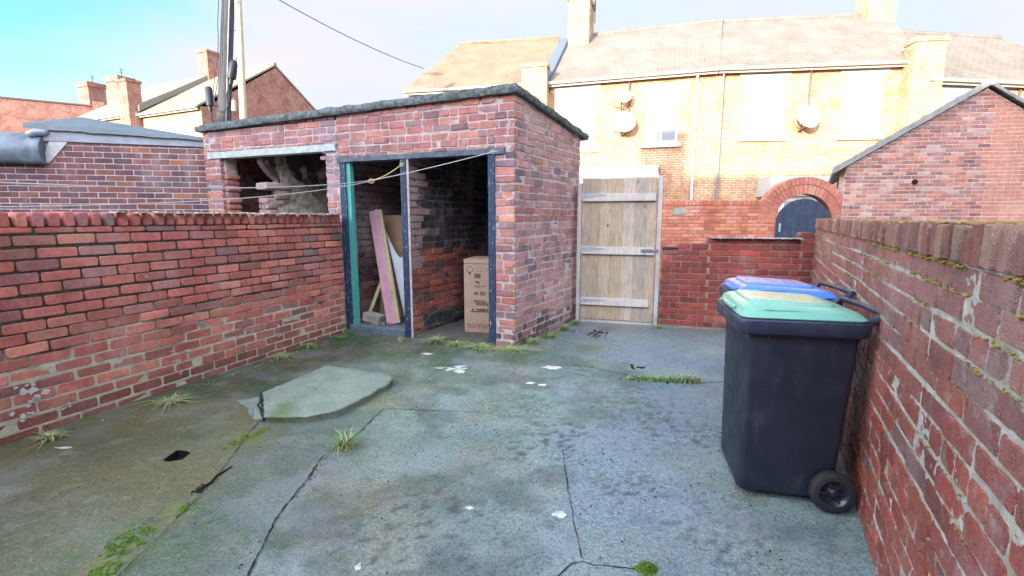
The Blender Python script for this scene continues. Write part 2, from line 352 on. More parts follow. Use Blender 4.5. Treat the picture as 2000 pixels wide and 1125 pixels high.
def ground_sample(x, y):
    z = 0.012 * pnoise(x, y, .55, 3, 1) + 0.004 * pnoise(x, y, 3.0, 3, 2) + 0.0022 * pnoise(x, y, 14, 3, 3)
    base = lerp3((.185, .26, .225), (.31, .375, .36), .5 + .9 * pnoise(x, y, 1.3, 4, 4))
    base = lerp3(base, (.21, .225, .25), sst(-.1, .5, pnoise(x, y, .8, 4, 5)) * .55)
    base = lerp3(base, (.30, .25, .15), sst(.1, .5, pnoise(x, y, 1.7, 4, 6)) * .55)
    dk_ = sst(.12, .5, pnoise(x, y, 2.3, 5, 61)); base = tuple(v * (1 - .42 * dk_) for v in base)
    dl = seg_d((x, y), LW_A, LW_B)
    n1 = pnoise(x, y, 2.2, 5, 7)
    green = (.040, .085, .022)
    # algae by the left wall and in front of the shed
    k = sst(1.25, .25, dl + .5 * n1)
    ds = seg_d((x, y), (.03, 5.06), (-2.1, 5.93)); k = max(k, sst(1.5, .15, ds + .5 * n1))
    dg = seg_d((x, y), (.03, 5.06), (.87, 6.43)); k = max(k, sst(.75, .05, dg + .3 * n1) * .8)
    dc = seg_d((x, y), (1.0, 6.4), (3.5, 5.68)); k = max(k, sst(.9, .05, dc + .35 * n1) * .75)
    k = max(k, sst(.12, .6, n1) * .6)
    base = lerp3(base, lerp3(green, (.15, .105, .04), sst(-.1, .35, pnoise(x, y, 3.1, 4, 8))), min(.94, k * 1.15) * (.72 + .28 * sst(-.3, .3, pnoise(x, y, 13, 3, 60))))
    # left of the strip: browner
    if x < -1.5 and y < 3.6: base = lerp3(base, (.25, .20, .10), .75 + .4 * n1)
    s = in_poly((x, y), strip); edge = False
    if s: base = lerp3(base, (.20, .235, .245), .72); z -= .006
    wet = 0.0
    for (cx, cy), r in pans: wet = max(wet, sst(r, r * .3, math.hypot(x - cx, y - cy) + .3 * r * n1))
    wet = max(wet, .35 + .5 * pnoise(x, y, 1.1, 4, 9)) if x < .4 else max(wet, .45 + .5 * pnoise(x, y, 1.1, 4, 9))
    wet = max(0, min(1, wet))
    base = lerp3(base, (.27, .345, .56), wet * .62 * sst(-1.2, .6, x))  # blue sky reflection painted into the wet concrete's colour, stronger to the right
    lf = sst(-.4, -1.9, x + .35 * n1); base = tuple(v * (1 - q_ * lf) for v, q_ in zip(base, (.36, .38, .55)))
    g = 0.0
    for (cx, cy), r, kk in blobs:
        if r == 0: continue
        d = math.hypot(x - cx, y - cy)
        if d > r * 1.6: continue
        f = sst(r * 1.2, r * .25, d + r * .5 * pnoise(x, y, 9, 4, 10))
        f *= sst(-.25, .35, pnoise(x, y, 26, 3, 11) + (.25 if kk == 'y' else -.02))
        base = lerp3(base, (.20, .21, .015) if kk == 'y' else (.075, .15, .06), f * (.95 if kk == 'y' else .8)); g = max(g, f); z += f * .004
    for (cx, cy), r in pits:
        d = math.hypot(x - cx, y - cy)
        if d < r * 1.4:
            f = sst(r * 1.3, r * .2, d) * sst(.18, .42, noise.noise(Vector((x * 22, y * 34, 3.3))) + .28 * noise.noise(Vector((x * 60, y * 60, 1))))
            base = lerp3(base, (.045, .055, .055), f * .85); z -= .003 * f
    base = tuple(v * f_ for v, f_ in zip(base, (.86, .90, .86)))
    return z, base, wet

DRAIN = [(-2.035, 2.615), (-2.030, 2.745), (-1.925, 2.735), (-1.920, 2.600)]
def make_yard():
    x0, x1, y0, y1, st = -4.35, 4.0, .2, 6.75, .027
    nx, ny = int((x1 - x0) / st), int((y1 - y0) / st)
    mb = MB(); vs = []; cs = []; wets = []
    for j in range(ny + 1):
        for i in range(nx + 1):
            x, y = x0 + i * st, y0 + j * st
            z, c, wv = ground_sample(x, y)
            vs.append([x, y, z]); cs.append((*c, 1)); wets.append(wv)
    dcx = sum(p[0] for p in DRAIN) / 4; dcy = sum(p[1] for p in DRAIN) / 4
    fs = []
    left_side = WallFrame(LW_A, LW_B, (0, 0))
    gate_line = WallFrame((.873, 6.50), (3.6, 5.72), (0, 0))
    rw_line = WallFrame((.973, .826), (3.60, 5.75), (0, 0))
    inside = [in_poly((v[0], v[1]), DRAIN) for v in vs]
    near = {}
    for j in range(ny):
        for i in range(nx):
            q = [j * (nx + 1) + i, j * (nx + 1) + i + 1, (j + 1) * (nx + 1) + i + 1, (j + 1) * (nx + 1) + i]
            cx, cy = vs[q[0]][0], vs[q[0]][1]
            if all(inside[k] for k in q): continue
            if (V2((cx, cy)) - left_side.A).dot(left_side.n) < -.12 and cy < 5.9: continue
            if (V2((cx, cy)) - gate_line.A).dot(gate_line.n) < -.05 and cx > .9: continue
            if (V2((cx, cy)) - rw_line.A).dot(rw_line.n) < -.1: continue
            if sum(inside[k] for k in q) > 0:
                for k in q: near[k] = 1
            fs.append(q)
    for k in near:       # snap the hole's rim to a clean square
        if not inside[k]: continue
        p = Vector((vs[k][0], vs[k][1])); best = None
        for a in range(4):
            A, B = Vector(DRAIN[a]), Vector(DRAIN[(a + 1) % 4]); t = max(0, min(1, (p - A).dot(B - A) / (B - A).length_squared)); q = A + (B - A) * t
            if best is None or (q - p).length < (best - p).length: best = q
        vs[k][0], vs[k][1] = best.x, best.y
    me = bpy.data.meshes.new('yard_paving'); me.from_pydata(vs, [], fs)
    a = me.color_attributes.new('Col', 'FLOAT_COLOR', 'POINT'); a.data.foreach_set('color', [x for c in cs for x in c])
    b = me.attributes.new('wet', 'FLOAT', 'POINT'); b.data.foreach_set('value', wets)
    me.polygons.foreach_set('use_smooth', [True] * len(fs)); me.update()
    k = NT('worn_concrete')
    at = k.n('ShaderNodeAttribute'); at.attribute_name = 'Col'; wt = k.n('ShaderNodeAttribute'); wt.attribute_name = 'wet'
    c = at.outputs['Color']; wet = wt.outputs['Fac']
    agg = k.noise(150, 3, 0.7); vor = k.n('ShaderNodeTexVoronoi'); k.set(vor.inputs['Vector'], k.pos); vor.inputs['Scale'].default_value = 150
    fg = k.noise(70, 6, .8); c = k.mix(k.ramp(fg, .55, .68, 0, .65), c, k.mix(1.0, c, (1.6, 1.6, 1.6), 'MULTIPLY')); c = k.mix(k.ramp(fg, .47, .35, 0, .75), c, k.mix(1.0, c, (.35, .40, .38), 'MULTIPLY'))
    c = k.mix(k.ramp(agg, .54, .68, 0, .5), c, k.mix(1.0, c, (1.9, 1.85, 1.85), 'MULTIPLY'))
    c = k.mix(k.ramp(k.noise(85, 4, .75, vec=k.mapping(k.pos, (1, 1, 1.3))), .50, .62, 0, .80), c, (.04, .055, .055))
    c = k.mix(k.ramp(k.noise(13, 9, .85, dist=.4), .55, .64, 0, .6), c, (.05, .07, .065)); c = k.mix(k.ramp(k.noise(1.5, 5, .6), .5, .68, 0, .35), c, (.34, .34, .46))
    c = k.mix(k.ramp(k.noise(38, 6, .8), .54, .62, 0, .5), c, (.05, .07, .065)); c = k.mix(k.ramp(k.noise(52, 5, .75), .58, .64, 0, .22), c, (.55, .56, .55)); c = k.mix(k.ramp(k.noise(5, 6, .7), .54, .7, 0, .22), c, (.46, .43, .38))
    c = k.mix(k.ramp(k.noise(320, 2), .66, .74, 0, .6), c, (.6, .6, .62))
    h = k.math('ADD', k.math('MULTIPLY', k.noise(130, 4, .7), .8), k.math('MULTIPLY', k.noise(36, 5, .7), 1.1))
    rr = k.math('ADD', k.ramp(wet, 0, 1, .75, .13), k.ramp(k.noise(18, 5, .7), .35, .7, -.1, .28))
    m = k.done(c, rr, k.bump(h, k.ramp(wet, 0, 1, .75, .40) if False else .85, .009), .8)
    me.materials.append(m)
    o = bpy.data.objects.new('yard_paving', me); col.objects.link(o); tag(o, kind='structure')
    # cracks, sunk dark seams a few millimetres wide
    cm = simple('crack_dirt', (.02, .02, .018), 1.0, .3)
    for key, pts in crack_lines.items():
        cb = MB(); P = []
        for i in range(len(pts) - 1):
            a, b = Vector(pts[i]), Vector(pts[i + 1]); n = max(2, int((b - a).length / .02))
            for t in range(n):
                p = a.lerp(b, t / n); s = .010 if key in 'acd' else .006
                P.append(p + Vector((s * pnoise(p.x, p.y, 9, 3, 20), s * pnoise(p.x, p.y, 9, 3, 21))) + Vector((rnd.uniform(-.0015, .0015),) * 2))
        vv = []; ww = {'a': .0034, 'b': .0016, 'c': .0020, 'd': .0022, 'e': .002, 'f': .0025, 'g': .0035}[key]
        for i, p in enumerate(P):
            d = (P[min(i + 1, len(P) - 1)] - P[max(i - 1, 0)]).normalized(); nn = Vector((-d.y, d.x))
            hw = ww * (.2 + 2.2 * abs(pnoise(p.x, p.y, 7, 4, 22)) + rnd.uniform(0, .7))
            zz = max(ground_sample(p.x + e1, p.y + e2)[0] for e1 in (-.03, 0, .03) for e2 in (-.03, 0, .03)) + .002
            vv += [(p.x + nn.x * hw, p.y + nn.y * hw, zz), (p.x - nn.x * hw, p.y - nn.y * hw, zz)]
        cb.add(vv, [(2 * i, 2 * i + 1, 2 * i + 3, 2 * i + 2) for i in range(len(P) - 1)])
        cb.build('crack', cm, o)
    return o
yard = make_yard()
def gz(x, y): return ground_sample(x, y)[0]

# wide ground to the horizon
gm = NT('far_ground'); cc = gm.mix(gm.ramp(gm.noise(.4, 6), .4, .6), (.09, .085, .075), (.14, .135, .12))
gm = gm.done(cc, .9, gm.bump(gm.noise(30, 5), .5, .02))
g = MB(); g.add([(-900, -900, -.08), (900, -900, -.08), (900, 1500, -.08), (-900, 1500, -.08)], [(0, 1, 2, 3)])
g.build('ground', gm, kind='structure')
al = simple('alley_tarmac', (.11, .11, .11), .8, .5, 3)
g = MB(); g.add([(-8, 9.6, -.07), (-4.8, 7.6, -.07), (1.0, 6.75, -.07), (8, 4.7, -.07), (16, 2.5, -.07), (16, 9.4, -.07), (-8, 13.4, -.07)], [(0, 1, 2, 3, 4, 5, 6)])
g.build('back_lane', al, kind='structure')

# white splashes on the concrete
pm = simple('white_splash', (.62, .64, .62), .8, .5, 40)
for (x, y, a, b, holes) in [(-.504, 4.357, .11, .09, 1), (.371, 4.373, .085, .05, 0), (.16, 3.95, .05, .025, 0), (.26, 3.90, .04, .02, 0), (.225, 2.123, .032, .022, 0), (-.205, 2.168, .02, .015, 0), (-.882, 4.86, .06, .03, 0), (-.62, 1.76, .012, .02, 0), (-2.75, 2.78, .05, .012, 0), (-.68, 4.38, .05, .016, 0)]:
    mb = MB(); n = 26; V = [(x, y, gz(x, y) + .004)]
    ph = rnd.uniform(0, 9)
    for i in range(n):
        t = 2 * math.pi * i / n; r = 1 + .55 * noise.noise(Vector((math.cos(t) * 1.6 + ph, math.sin(t) * 1.6, ph))) + rnd.uniform(-.12, .12)
        px_, py_ = x + a * r * math.cos(t), y + b * r * math.sin(t); V.append((px_, py_, gz(px_, py_) + .003))
    mb.add(V, [(0, 1 + i, 1 + (i + 1) % n) for i in range(n) if not (holes and i % 7 in (2, 3))])
    mb.build('paint_splash', pm, yard)

# concrete hump
SL = [(-1.955, 3.608), (-1.714, 4.325), (-1.389, 4.202), (-1.12, 4.08), (-1.03, 3.99), (-1.015, 3.87), (-1.108, 3.564), (-1.176, 3.407), (-1.256, 3.262), (-1.415, 3.164), (-1.553, 3.155), (-1.704, 3.155)]
SW = [(-2.13, 3.564), (-1.975, 3.60), (-1.722, 3.175), (-1.80, 3.18), (-1.94, 3.36)]
k = NT('pale_concrete'); c = k.mix(k.ramp(k.noise(6, 6, .7), .38, .62), (.21, .245, .215), (.31, .34, .30))
c = k.mix(k.ramp(k.noise(80, 4, .75), .50, .62, 0, .75), c, (.09, .12, .11)); c = k.mix(k.ramp(k.noise(12, 7, .75), .5, .62, 0, .4), c, (.14, .17, .15)); c = k.mix(k.ramp(k.noise(150, 3), .60, .7, 0, .6), c, (.7, .72, .7))
c = k.mix(k.ramp(k.noise(2.6, 5), .55, .7, 0, .8), c, (.12, .16, .07))
pc = k.done(c, .7, k.bump(k.noise(90, 6, .75), .7, .006))
slab_e = empty('concrete_slab', (-1.5, 3.6, 0), label='low pale concrete slab raised from the yard, cracked at one end', cat='slab')
for nm, poly, hz in (('slab_top', SL, .050), ('broken_corner', SW, .030)):
    rp = rough_poly(poly, .018, .0045, 5); mb = MB(); cx = sum(p.x for p in rp) / len(rp); cy = sum(p.y for p in rp) / len(rp)
    def hgt(p):
        near_edge = sst(3.1, 3.35, p.y); return hz * (1 if nm == 'slab_top' else sst(-2.14, -1.8, p.x) * .8 + .2) + .004 * pnoise(p.x, p.y, 8, 3, 31)
    rings = []
    rp = rough_poly(poly, .018, .008, 5)
    for f, zf in ((.955, None), (.985, -.022), (1.0, -.014), (.992, -.006), (.955, -.002), (.8, 0), (.5, 0.001), (.2, 0.001)):
        r = []
        for p in rp:
            q = Vector((cx + (p.x - cx) * f, cy + (p.y - cy) * f))
            r.append(Vector((q.x + 1.5, q.y - 3.6, -.02 if zf is None else hgt(q) + zf + rnd.uniform(-.003, .003))))
        rings.append(r)
    mb.loft(rings, cap0=False); o = mb.build(nm, pc, slab_e)
    if nm == 'broken_corner': o['label'] = 'thin broken corner sloping down beside the crack'
mb = MB(); P = [(-1.967, 3.604), (-1.90, 3.50), (-1.865, 3.44), (-1.86, 3.36), (-1.79, 3.27), (-1.765, 3.22), (-1.713, 3.165)]
mb.tube([(x + 1.5, y - 3.6, .047 if i < 6 else .03) for i, (x, y) in enumerate(P)], .006, 5); mb.build('crack', simple('crack_dark', (.015, .015, .015), 1, .2), slab_e)

# drain hole
dk = simple('drain_dark', (.012, .012, .014), .5, .3)
dr = empty('drain_hole', (-1.978, 2.674, 0), label='small square open drain hole in the concrete', cat='drain')
mb = MB(); q = [Vector((x + 1.978, y - 2.674, 0)) for x, y in DRAIN]
ring = lambda z, s=1.0: [Vector((p.x * s, p.y * s, z)) for p in q]
mb.loft([ring(.002, 1.02), ring(-.01, 1.0), ring(-.075, .96)], smooth=False, cap0=False, cap1=True); mb.build('drain_shaft', dk, dr)
mb = MB(); mb.loft([ring(-.045, .94), ring(-.040, .90), ring(-.045, .86)], smooth=False, cap0=False, cap1=False); mb.build('inner_rim', simple('rust', (.06, .035, .025), .6, .4), dr)

# ------------------------------------------------------------------ garden walls
PAL_LEFT = [(.66, .205, .18, 5), (.60, .175, .16, 4), (.72, .26, .21, 3), (.50, .19, .19, 2), (.34, .19, .21, .6)]
PAL_CROSS = [(.30, .055, .045, 5), (.25, .05, .045, 3), (.36, .07, .05, 2)]
PAL_RIGHT = [(.43, .075, .05, 5), (.34, .065, .05, 3), (.50, .11, .07, 2), (.27, .12, .12, .7)]
PAL_SHED = [(.50, .20, .185, 5), (.42, .175, .18, 4), (.55, .22, .17, 3), (.28, .17, .20, 3), (.52, .22, .17, .8), (.15, .11, .15, .6)]
PAL_SIDE = [(.50, .28, .28, 5), (.43, .235, .25, 4), (.55, .30, .27, 3), (.27, .18, .21, 1.6), (.54, .27, .20, .6)]
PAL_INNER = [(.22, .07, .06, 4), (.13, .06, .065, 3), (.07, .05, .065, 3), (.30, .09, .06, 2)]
PAL_GARAGE = [(.25, .10, .10, 4), (.20, .09, .11, 4), (.15, .08, .11, 3), (.33, .13, .10, 1)]
PAL_ORANGE = [(.56, .18, .10, 5), (.50, .15, .09, 3), (.60, .22, .13, 2)]
PAL_GABLE = [(.34, .15, .14, 4), (.42, .17, .14, 4), (.27, .14, .14, 3), (.50, .21, .15, 2)]

m_left = brick_mat('coral_brick', .85, .16, .22, moss=.45)
m_left_mo = mortar_mat('left_mortar', (.62, .58, .48), (.40, .37, .29), darktop=(.45, .70))
m_cross = brick_mat('deep_red_brick', .8, .10, .25); m_cross_mo = mortar_mat('cross_mortar', (.36, .26, .22), (.20, .14, .12))
m_right = brick_mat('wet_red_brick', .34, .55, .30, spec=.7, grain=1.8, bd=.010); m_right_mo = mortar_mat('right_mortar', (.58, .56, .52), (.34, .32, .29), mossy=.35)  # strong pale mix paints in wet highlights along with salts
m_shed = brick_mat('weathered_brick', .85, .20, .42); m_shed_mo = mortar_mat('shed_mortar', (.56, .48, .49), (.34, .29, .30))
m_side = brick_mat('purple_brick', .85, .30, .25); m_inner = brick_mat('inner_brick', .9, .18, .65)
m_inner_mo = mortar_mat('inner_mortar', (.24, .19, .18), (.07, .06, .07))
m_gar = brick_mat('purple_brown_brick', .8, .12, .2); m_gar_mo = mortar_mat('garage_mortar', (.62, .52, .56), (.52, .43, .46))
m_orange = brick_mat('orange_brick', .85, .25, .1); m_orange_mo = mortar_mat('orange_mortar', (.38, .15, .10), (.28, .10, .08))
m_gab = brick_mat('gable_brick', .85, .30, .15); m_gab_mo = mortar_mat('gable_mortar', (.60, .47, .42), (.50, .38, .34))

def tint_low(F):
    def t(u, z, c):
        p = F.P(u, z)
        if z < .12: c = lerp3(c, (.13, .045, .04), .6)
        elif z < .3 and rnd.random() < .4: c = lerp3(c, (.22, .10, .10), .5)
        return c
    return t
# left wall
F = WallFrame(LW_A, LW_B, (0, 0)); lw = empty('brick_wall', tuple(F.A), label='coral red brick garden wall along the left side of the yard', cat='wall')
def build_local(mb, name, mat, root, **k):
    o = mb.build(name, mat, None, **k); o.parent = root
    o.matrix_parent_inverse = Matrix.LocRotScale(root.location, root.rotation_euler, (1, 1, 1)).inverted(); return o
mb = MB(); bricks(mb, F, [(1.2, F.len, 0.0, 1.335)], PAL_LEFT, tint=tint_low(F), jit=.0028, r=.009, protr=.003, wob=.004, zbase=-.02, j=.0125, ch=.005)
build_local(mb, 'brick_face', m_left, lw)
mb = MB(); coping(mb, F, 1.2, F.len, 1.335, .103, PAL_LEFT, depth=.215, j=.021, w=.062, hz=.008, front=.008); build_local(mb, 'coping', m_left, lw)
mb = MB(); slab(mb, F, [(1.2, F.len, -.1, .5)], .19, -.0035); slab(mb, F, [(1.2, F.len, .5, 1.345)], .19, -.010); slab(mb, F, [(1.2, F.len, 1.345, 1.405)], .17, -.045)
fix(build_local(mb, 'mortar', m_left_mo, lw))
mb = MB()
for i in range(150):
    u = F.len * (1 - .42 * rnd.random() ** 1.3); mb.box((-.016, -.07, -.004), (.016, .008, rnd.uniform(.002, .008)), M=Matrix.Translation(F.P(u, 1.440, -.01)) @ Matrix.Rotation(math.atan2(F.d.y, F.d.x) + rnd.uniform(-.3, .3), 4, 'Z'), j=.004)
build_local(mb, 'mortar_crust', simple('lime_crust', (.50, .48, .42), .9, .5), lw, kind='stuff')
# pale lime streaks and crusts on the lower bricks
mb = MB()
for (u, z, s) in [(2.75, .33, .045), (2.80, .22, .05), (2.72, .14, .04), (2.9, .4, .02), (3.72, .22, .02), (3.80, .27, .028), (3.70, .30, .015), (4.75, .30, .03), (4.78, .20, .02), (3.75, .12, .015), (2.95, .12, .02), (5.2, .62, .012), (3.55, .95, .01)]:
    for _ in range(5):
        uu, zz = u + rnd.uniform(-s, s) * 1.3, z + rnd.uniform(-s, s); n = 9; ph = rnd.uniform(0, 9); rr = s * rnd.uniform(.15, .5)
        V = [F.P(uu + rr * (1 + .5 * rnd.uniform(-1, 1)) * math.cos(6.283 * i / n), zz + rr * (1 + .5 * rnd.uniform(-1, 1)) * math.sin(6.283 * i / n), .004) for i in range(n)]
        mb.prism(V, F.n * .003)
fix(build_local(mb, 'lime_stain', simple('lime', (.6, .56, .56), .9, .4), lw))

# cross wall beside the gate (right part)
G0, G1 = (1.915, 6.135), (3.56, 5.668)
F = WallFrame(G0, G1, (0, 0))
def steps(u):
    return 1.02 if u < .19 else 1.085 if u < .54 else 1.15 if u < 1.56 else 1.225
cw = empty('brick_wall', tuple(F.A), label='low dark red brick wall with a stepped broken top beside the gate', cat='wall')
mb = MB(); bricks(mb, F, [(0, .19, 0, 1.005), (.19, .54, 0, 1.08), (.54, 1.56, 0, 1.155), (1.56, 1.72, 0, 1.23)], PAL_CROSS, zbase=.03, protr=.002, back=-.2)
build_local(mb, 'brick_face', m_cross, cw)
mb = MB(); slab(mb, F, [(0, .19, -.1, 1.0), (.19, .54, -.1, 1.07), (.54, 1.56, -.1, 1.145), (1.56, 1.72, -.1, 1.22)], .20); fix(build_local(mb, 'mortar', m_cross_mo, cw))
mb = MB(); mb.prism([F.P(0, 1.006, .01), F.P(.19, 1.006, .01), F.P(.19, 1.03, .012), F.P(0, 1.03, .01)], -F.n * .2)
fix(build_local(mb, 'slate_cap', simple('slate_dark', (.04, .035, .04), .6, .3), cw))
mb = MB()
for u in [x * .03 for x in range(19, 52)]:
    mb.box((-.018, -.09, -.004), (.018, .0, rnd.uniform(.004, .012)), M=Matrix.Translation(F.P(u, 1.157, -.01)) @ Matrix.Rotation(rnd.uniform(-.3, .3), 4, 'Z'), j=.003)
build_local(mb, 'mortar_crust', m_shed_mo, cw)

# right wall
RA, RB = (.52, 0.0), (3.55, 5.66)
F = WallFrame(RA, RB, (0, 3)); rw = empty('brick_wall', tuple(F.A), label='damp mossy red brick wall along the right side behind the bins', cat='wall')
mb = MB(); bricks(mb, F, [(0.3, F.len, -.02, 1.275)], PAL_RIGHT, bond='garden', jit=.003, r=.006, protr=.0025, wob=.005, j=.0135, bh=.067, ch=.003, tint=lambda u, z, c: lerp3(c, (.46, .28, .28), .45 * sst(.55, 1.25, z + .2 * pnoise(u, z, 2, 3, 40))))  # upper courses tinted pale pink: wet sheen put into the brick colour
o = build_local(mb, 'brick_face', m_right, rw)
mb = MB(); coping(mb, F, 0.3, F.len + .02, 1.275, .106, [(.30, .075, .06, 3), (.22, .065, .055, 2), (.40, .18, .13, 2), (.42, .26, .20, 1)], depth=.225, w=.067, front=.012, hz=.009, ch=.0035, r=.005, j=.008)
build_local(mb, 'coping', m_right, rw)
mb = MB(); slab(mb, F, [(0.3, F.len, -.1, 1.275)], .2, -.014); slab(mb, F, [(0.3, F.len, 1.275, 1.365)], .2, -.012); fix(build_local(mb, 'mortar', m_right_mo, rw))

mb = MB(); NX, NZ = 560, 132      # lumpy smeared pointing standing slightly over the bricks
vs = []
for jz in range(NZ + 1):
    for iu in range(NX + 1):
        u, z = .3 + (F.len - .3) * iu / NX, -.05 + 1.33 * jz / NZ
        o_ = -.0045 + .0035 * noise.noise(Vector((u * 16, z * 30, 7))) + .003 * noise.noise(Vector((u * 55, z * 70, 3))) + .0025 * noise.noise(Vector((u * 4, z * 5, 1)))
        vs.append(F.P(u, z, o_))
mb.add(vs, [(jz * (NX + 1) + iu, jz * (NX + 1) + iu + 1, (jz + 1) * (NX + 1) + iu + 1, (jz + 1) * (NX + 1) + iu) for jz in range(NZ) for iu in range(NX)], smooth=True)
build_local(mb, 'pointing', m_right_mo, rw)
def lump(mb, p, r, sq=.6, c=(1, 1, 1), nrm=None):
    bm = bmesh.new(); bmesh.ops.create_icosphere(bm, subdivisions=1, radius=r)
    for v in bm.verts: v.co *= rnd.uniform(.65, 1.2); v.co.z *= sq
    mb.bm(bm, c, Matrix.Translation(p) @ Matrix.Rotation(rnd.uniform(0, 6), 4, 'Z'), True)
def moss_mat(name, a, b):
    k = NT(name); at = k.n('ShaderNodeAttribute'); at.attribute_name = 'Col'
    c = k.mix(k.ramp(k.noise(90, 4), .4, .65), a, b); c = k.mix(.6, c, k.mix(1.0, c, at.outputs['Color'], 'MULTIPLY'))
    return k.done(c, .95, k.bump(k.noise(400, 3), .9, .004), .2)
m_moss_y = moss_mat('yellow_moss', (.34, .23, .05), (.22, .20, .08)); m_moss_g = moss_mat('green_moss', (.09, .17, .02), (.16, .24, .04))
mb = MB()
pitch = .0805
for i in range(5200):        # moss cushions along the bed joints and under the coping
    u = .35 + (F.len - .35) * rnd.random() ** 1.2; r_ = rnd.random()
    z = 1.272 if r_ < .30 else pitch * rnd.randint(7, 15) - .006 if r_ < .85 else pitch * rnd.randint(2, 9) - .006
    if r_ > .3 and z > 1.26: z = 1.28
    if pnoise(u, z * 3, 1.7, 3, 50) < (-.03 if z > .9 else .22): continue
    lump(mb, F.P(u, z + rnd.uniform(-.006, .004), rnd.uniform(-.006, .006)), rnd.uniform(.002, .0055) * (1.4 if z > 1.0 else .8), .7, [rnd.uniform(.7, 1.3)] * 3)
for i in range(700):         # lichen and moss on the coping top
    u = .35 + (F.len - .35) * rnd.random() ** 1.1
    if pnoise(u, 3, 2.5, 3, 51) < -.15: continue
    lump(mb, F.P(u, 1.385, -rnd.uniform(-.01, .2)), rnd.uniform(.004, .011), .6, [rnd.uniform(.7, 1.4)] * 3)
mb2 = build_local(mb, 'moss', m_moss_y, rw, kind='stuff')

# ------------------------------------------------------------------ brick shed
S0 = (0.03, 5.063); S1 = (-4.24, 6.81); WV = Vector((.495, .869, 0))
F = WallFrame(S0, S1, (0, 0)); SD = F.d.copy()
class Sk:                     # front frame whose depth runs along WV (shed is not quite square)
    P = staticmethod(lambda u, z, o=0.0: V2(S0) + SD * u + Vector((0, 0, z)) + (F.n * o if o > 0 else -WV * (o / .96)))
shed = empty('brick_shed', (0.03, 5.063, 0), label='old flat-roofed brick outhouse with three open doorways', cat='shed')
ztf = lambda u: 2.640 - .018 * u
def shed_tint(u, z, c):
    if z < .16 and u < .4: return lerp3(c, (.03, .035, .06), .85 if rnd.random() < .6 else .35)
    if z < .95 and z > .2 and u < .32 and rnd.random() < .5: return lerp3(c, (.44, .09, .06), .6)
    if 1.3 < z < 1.75 and rnd.random() < .07: return lerp3(c, (.5, .18, .10), .7)
    if 2.25 < u < 2.5: return lerp3(c, (.34, .27, .36), .6)
    if z > 2.0: return lerp3(c, (.42, .18, .18), .35)
    return c
mb = MB(); bricks(mb, F, [(0.0, .225, -.02, 2.65), (.225, 2.29, 2.115, 2.65), (2.29, 4.613, 2.285, 2.65), (2.29, 2.477, -.02, 2.19), (2.477, 2.56, 2.10, 2.19), (4.30, 4.613, -.02, 2.19), (4.535, 4.613, 2.19, 2.29)], PAL_SHED,
                  ztop=ztf, bond='mixed', jit=.004, r=.010, protr=.004, wob=.006, ch=.004, tint=shed_tint, bh=.068, j=.012, skip=.0)
build_local(mb, 'front_face', m_shed, shed)
mb = MB(); slab(mb, F, [(0.012, .225, -.1, 2.6), (.225, 2.28, 2.115, 2.6), (2.28, 4.6, 2.285, 2.55), (2.28, 2.47, -.1, 2.20), (4.31, 4.6, -.1, 2.29)], .20, -.005)
fix(build_local(mb, 'front_mortar', m_shed_mo, shed))
# side wall facing the gate
SB = tuple((V2(S0) + WV * 1.78)[:2]); FS = WallFrame(S0, SB, (3, 5)); zts = lambda u: 2.640 - .115 * u
def side_tint(u, z, c):
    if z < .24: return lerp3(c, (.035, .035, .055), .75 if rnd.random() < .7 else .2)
    if 1.32 < z < 1.46: return lerp3(c, (.42, .15, .13), .6)
    if z > 2.05 and rnd.random() < .5: return lerp3(c, (.52, .30, .25), .7)
    return c
mb = MB(); bricks(mb, FS, [(0.0, FS.len, -.02, 2.65)], PAL_SIDE, ztop=zts, bond='mixed', jit=.005, r=.010, protr=.0045, wob=.005, ch=.004, tint=side_tint, bh=.068, j=.012)
build_local(mb, 'side_face', m_side, shed)
mb = MB(); mb.prism([FS.P(.012, -.1, -.005), FS.P(FS.len - .005, -.1, -.005), FS.P(FS.len - .005, zts(FS.len), -.005), FS.P(.012, zts(0), -.005)], -FS.n * .1)
fix(build_local(mb, 'side_mortar', mortar_mat('side_mortar', (.60, .50, .52), (.46, .38, .41)), shed))
# inner walls: partitions, back wall
def inner(u, zt, face_to, name='partition', th=.1, dep=1.5, pal=PAL_INNER, mat=None, mo=None, tint=None, d0=0.02):
    a = V2(S0) + SD * u + WV * d0; b = V2(S0) + SD * u + WV * dep
    FF = WallFrame(tuple(a[:2]), tuple(b[:2]), tuple((a + SD * (-3 if face_to == 'r' else 3))[:2]))
    m = MB(); bricks(m, FF, [(0, FF.len, -.02, zt)], pal, bond='mixed', jit=.004, r=.013, protr=.008, wob=.006, tint=tint, bh=.068, j=.012)
    build_local(m, name, mat or m_inner, shed)
    m = MB(); slab(m, FF, [(0.005, FF.len, -.1, zt)], th, -.008); fix(build_local(m, name + '_mortar', mo or m_inner_mo, shed)); return FF
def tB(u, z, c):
    if u > .15 and z > .9: c = lerp3(c, (.022, .022, .035), sst(.55, 1.2, z + u * 1.2 - .35))  # upper, deeper bricks blackened: the doorway's inner shade put into their colour
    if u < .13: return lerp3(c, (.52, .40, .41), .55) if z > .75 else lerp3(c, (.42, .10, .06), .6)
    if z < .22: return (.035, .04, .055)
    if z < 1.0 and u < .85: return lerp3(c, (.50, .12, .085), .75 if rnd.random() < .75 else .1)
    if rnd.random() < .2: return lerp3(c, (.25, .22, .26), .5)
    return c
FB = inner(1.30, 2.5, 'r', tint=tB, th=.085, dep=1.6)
def tA(u, z, c):
    if z > .95: return lerp3(c, (.42, .36, .40), .6)
    if rnd.random() < .35: return lerp3(c, (.30, .22, .25), .6)
    return c
FA = inner(2.38, 2.5, 'r', tint=tA, th=.10, dep=1.6)
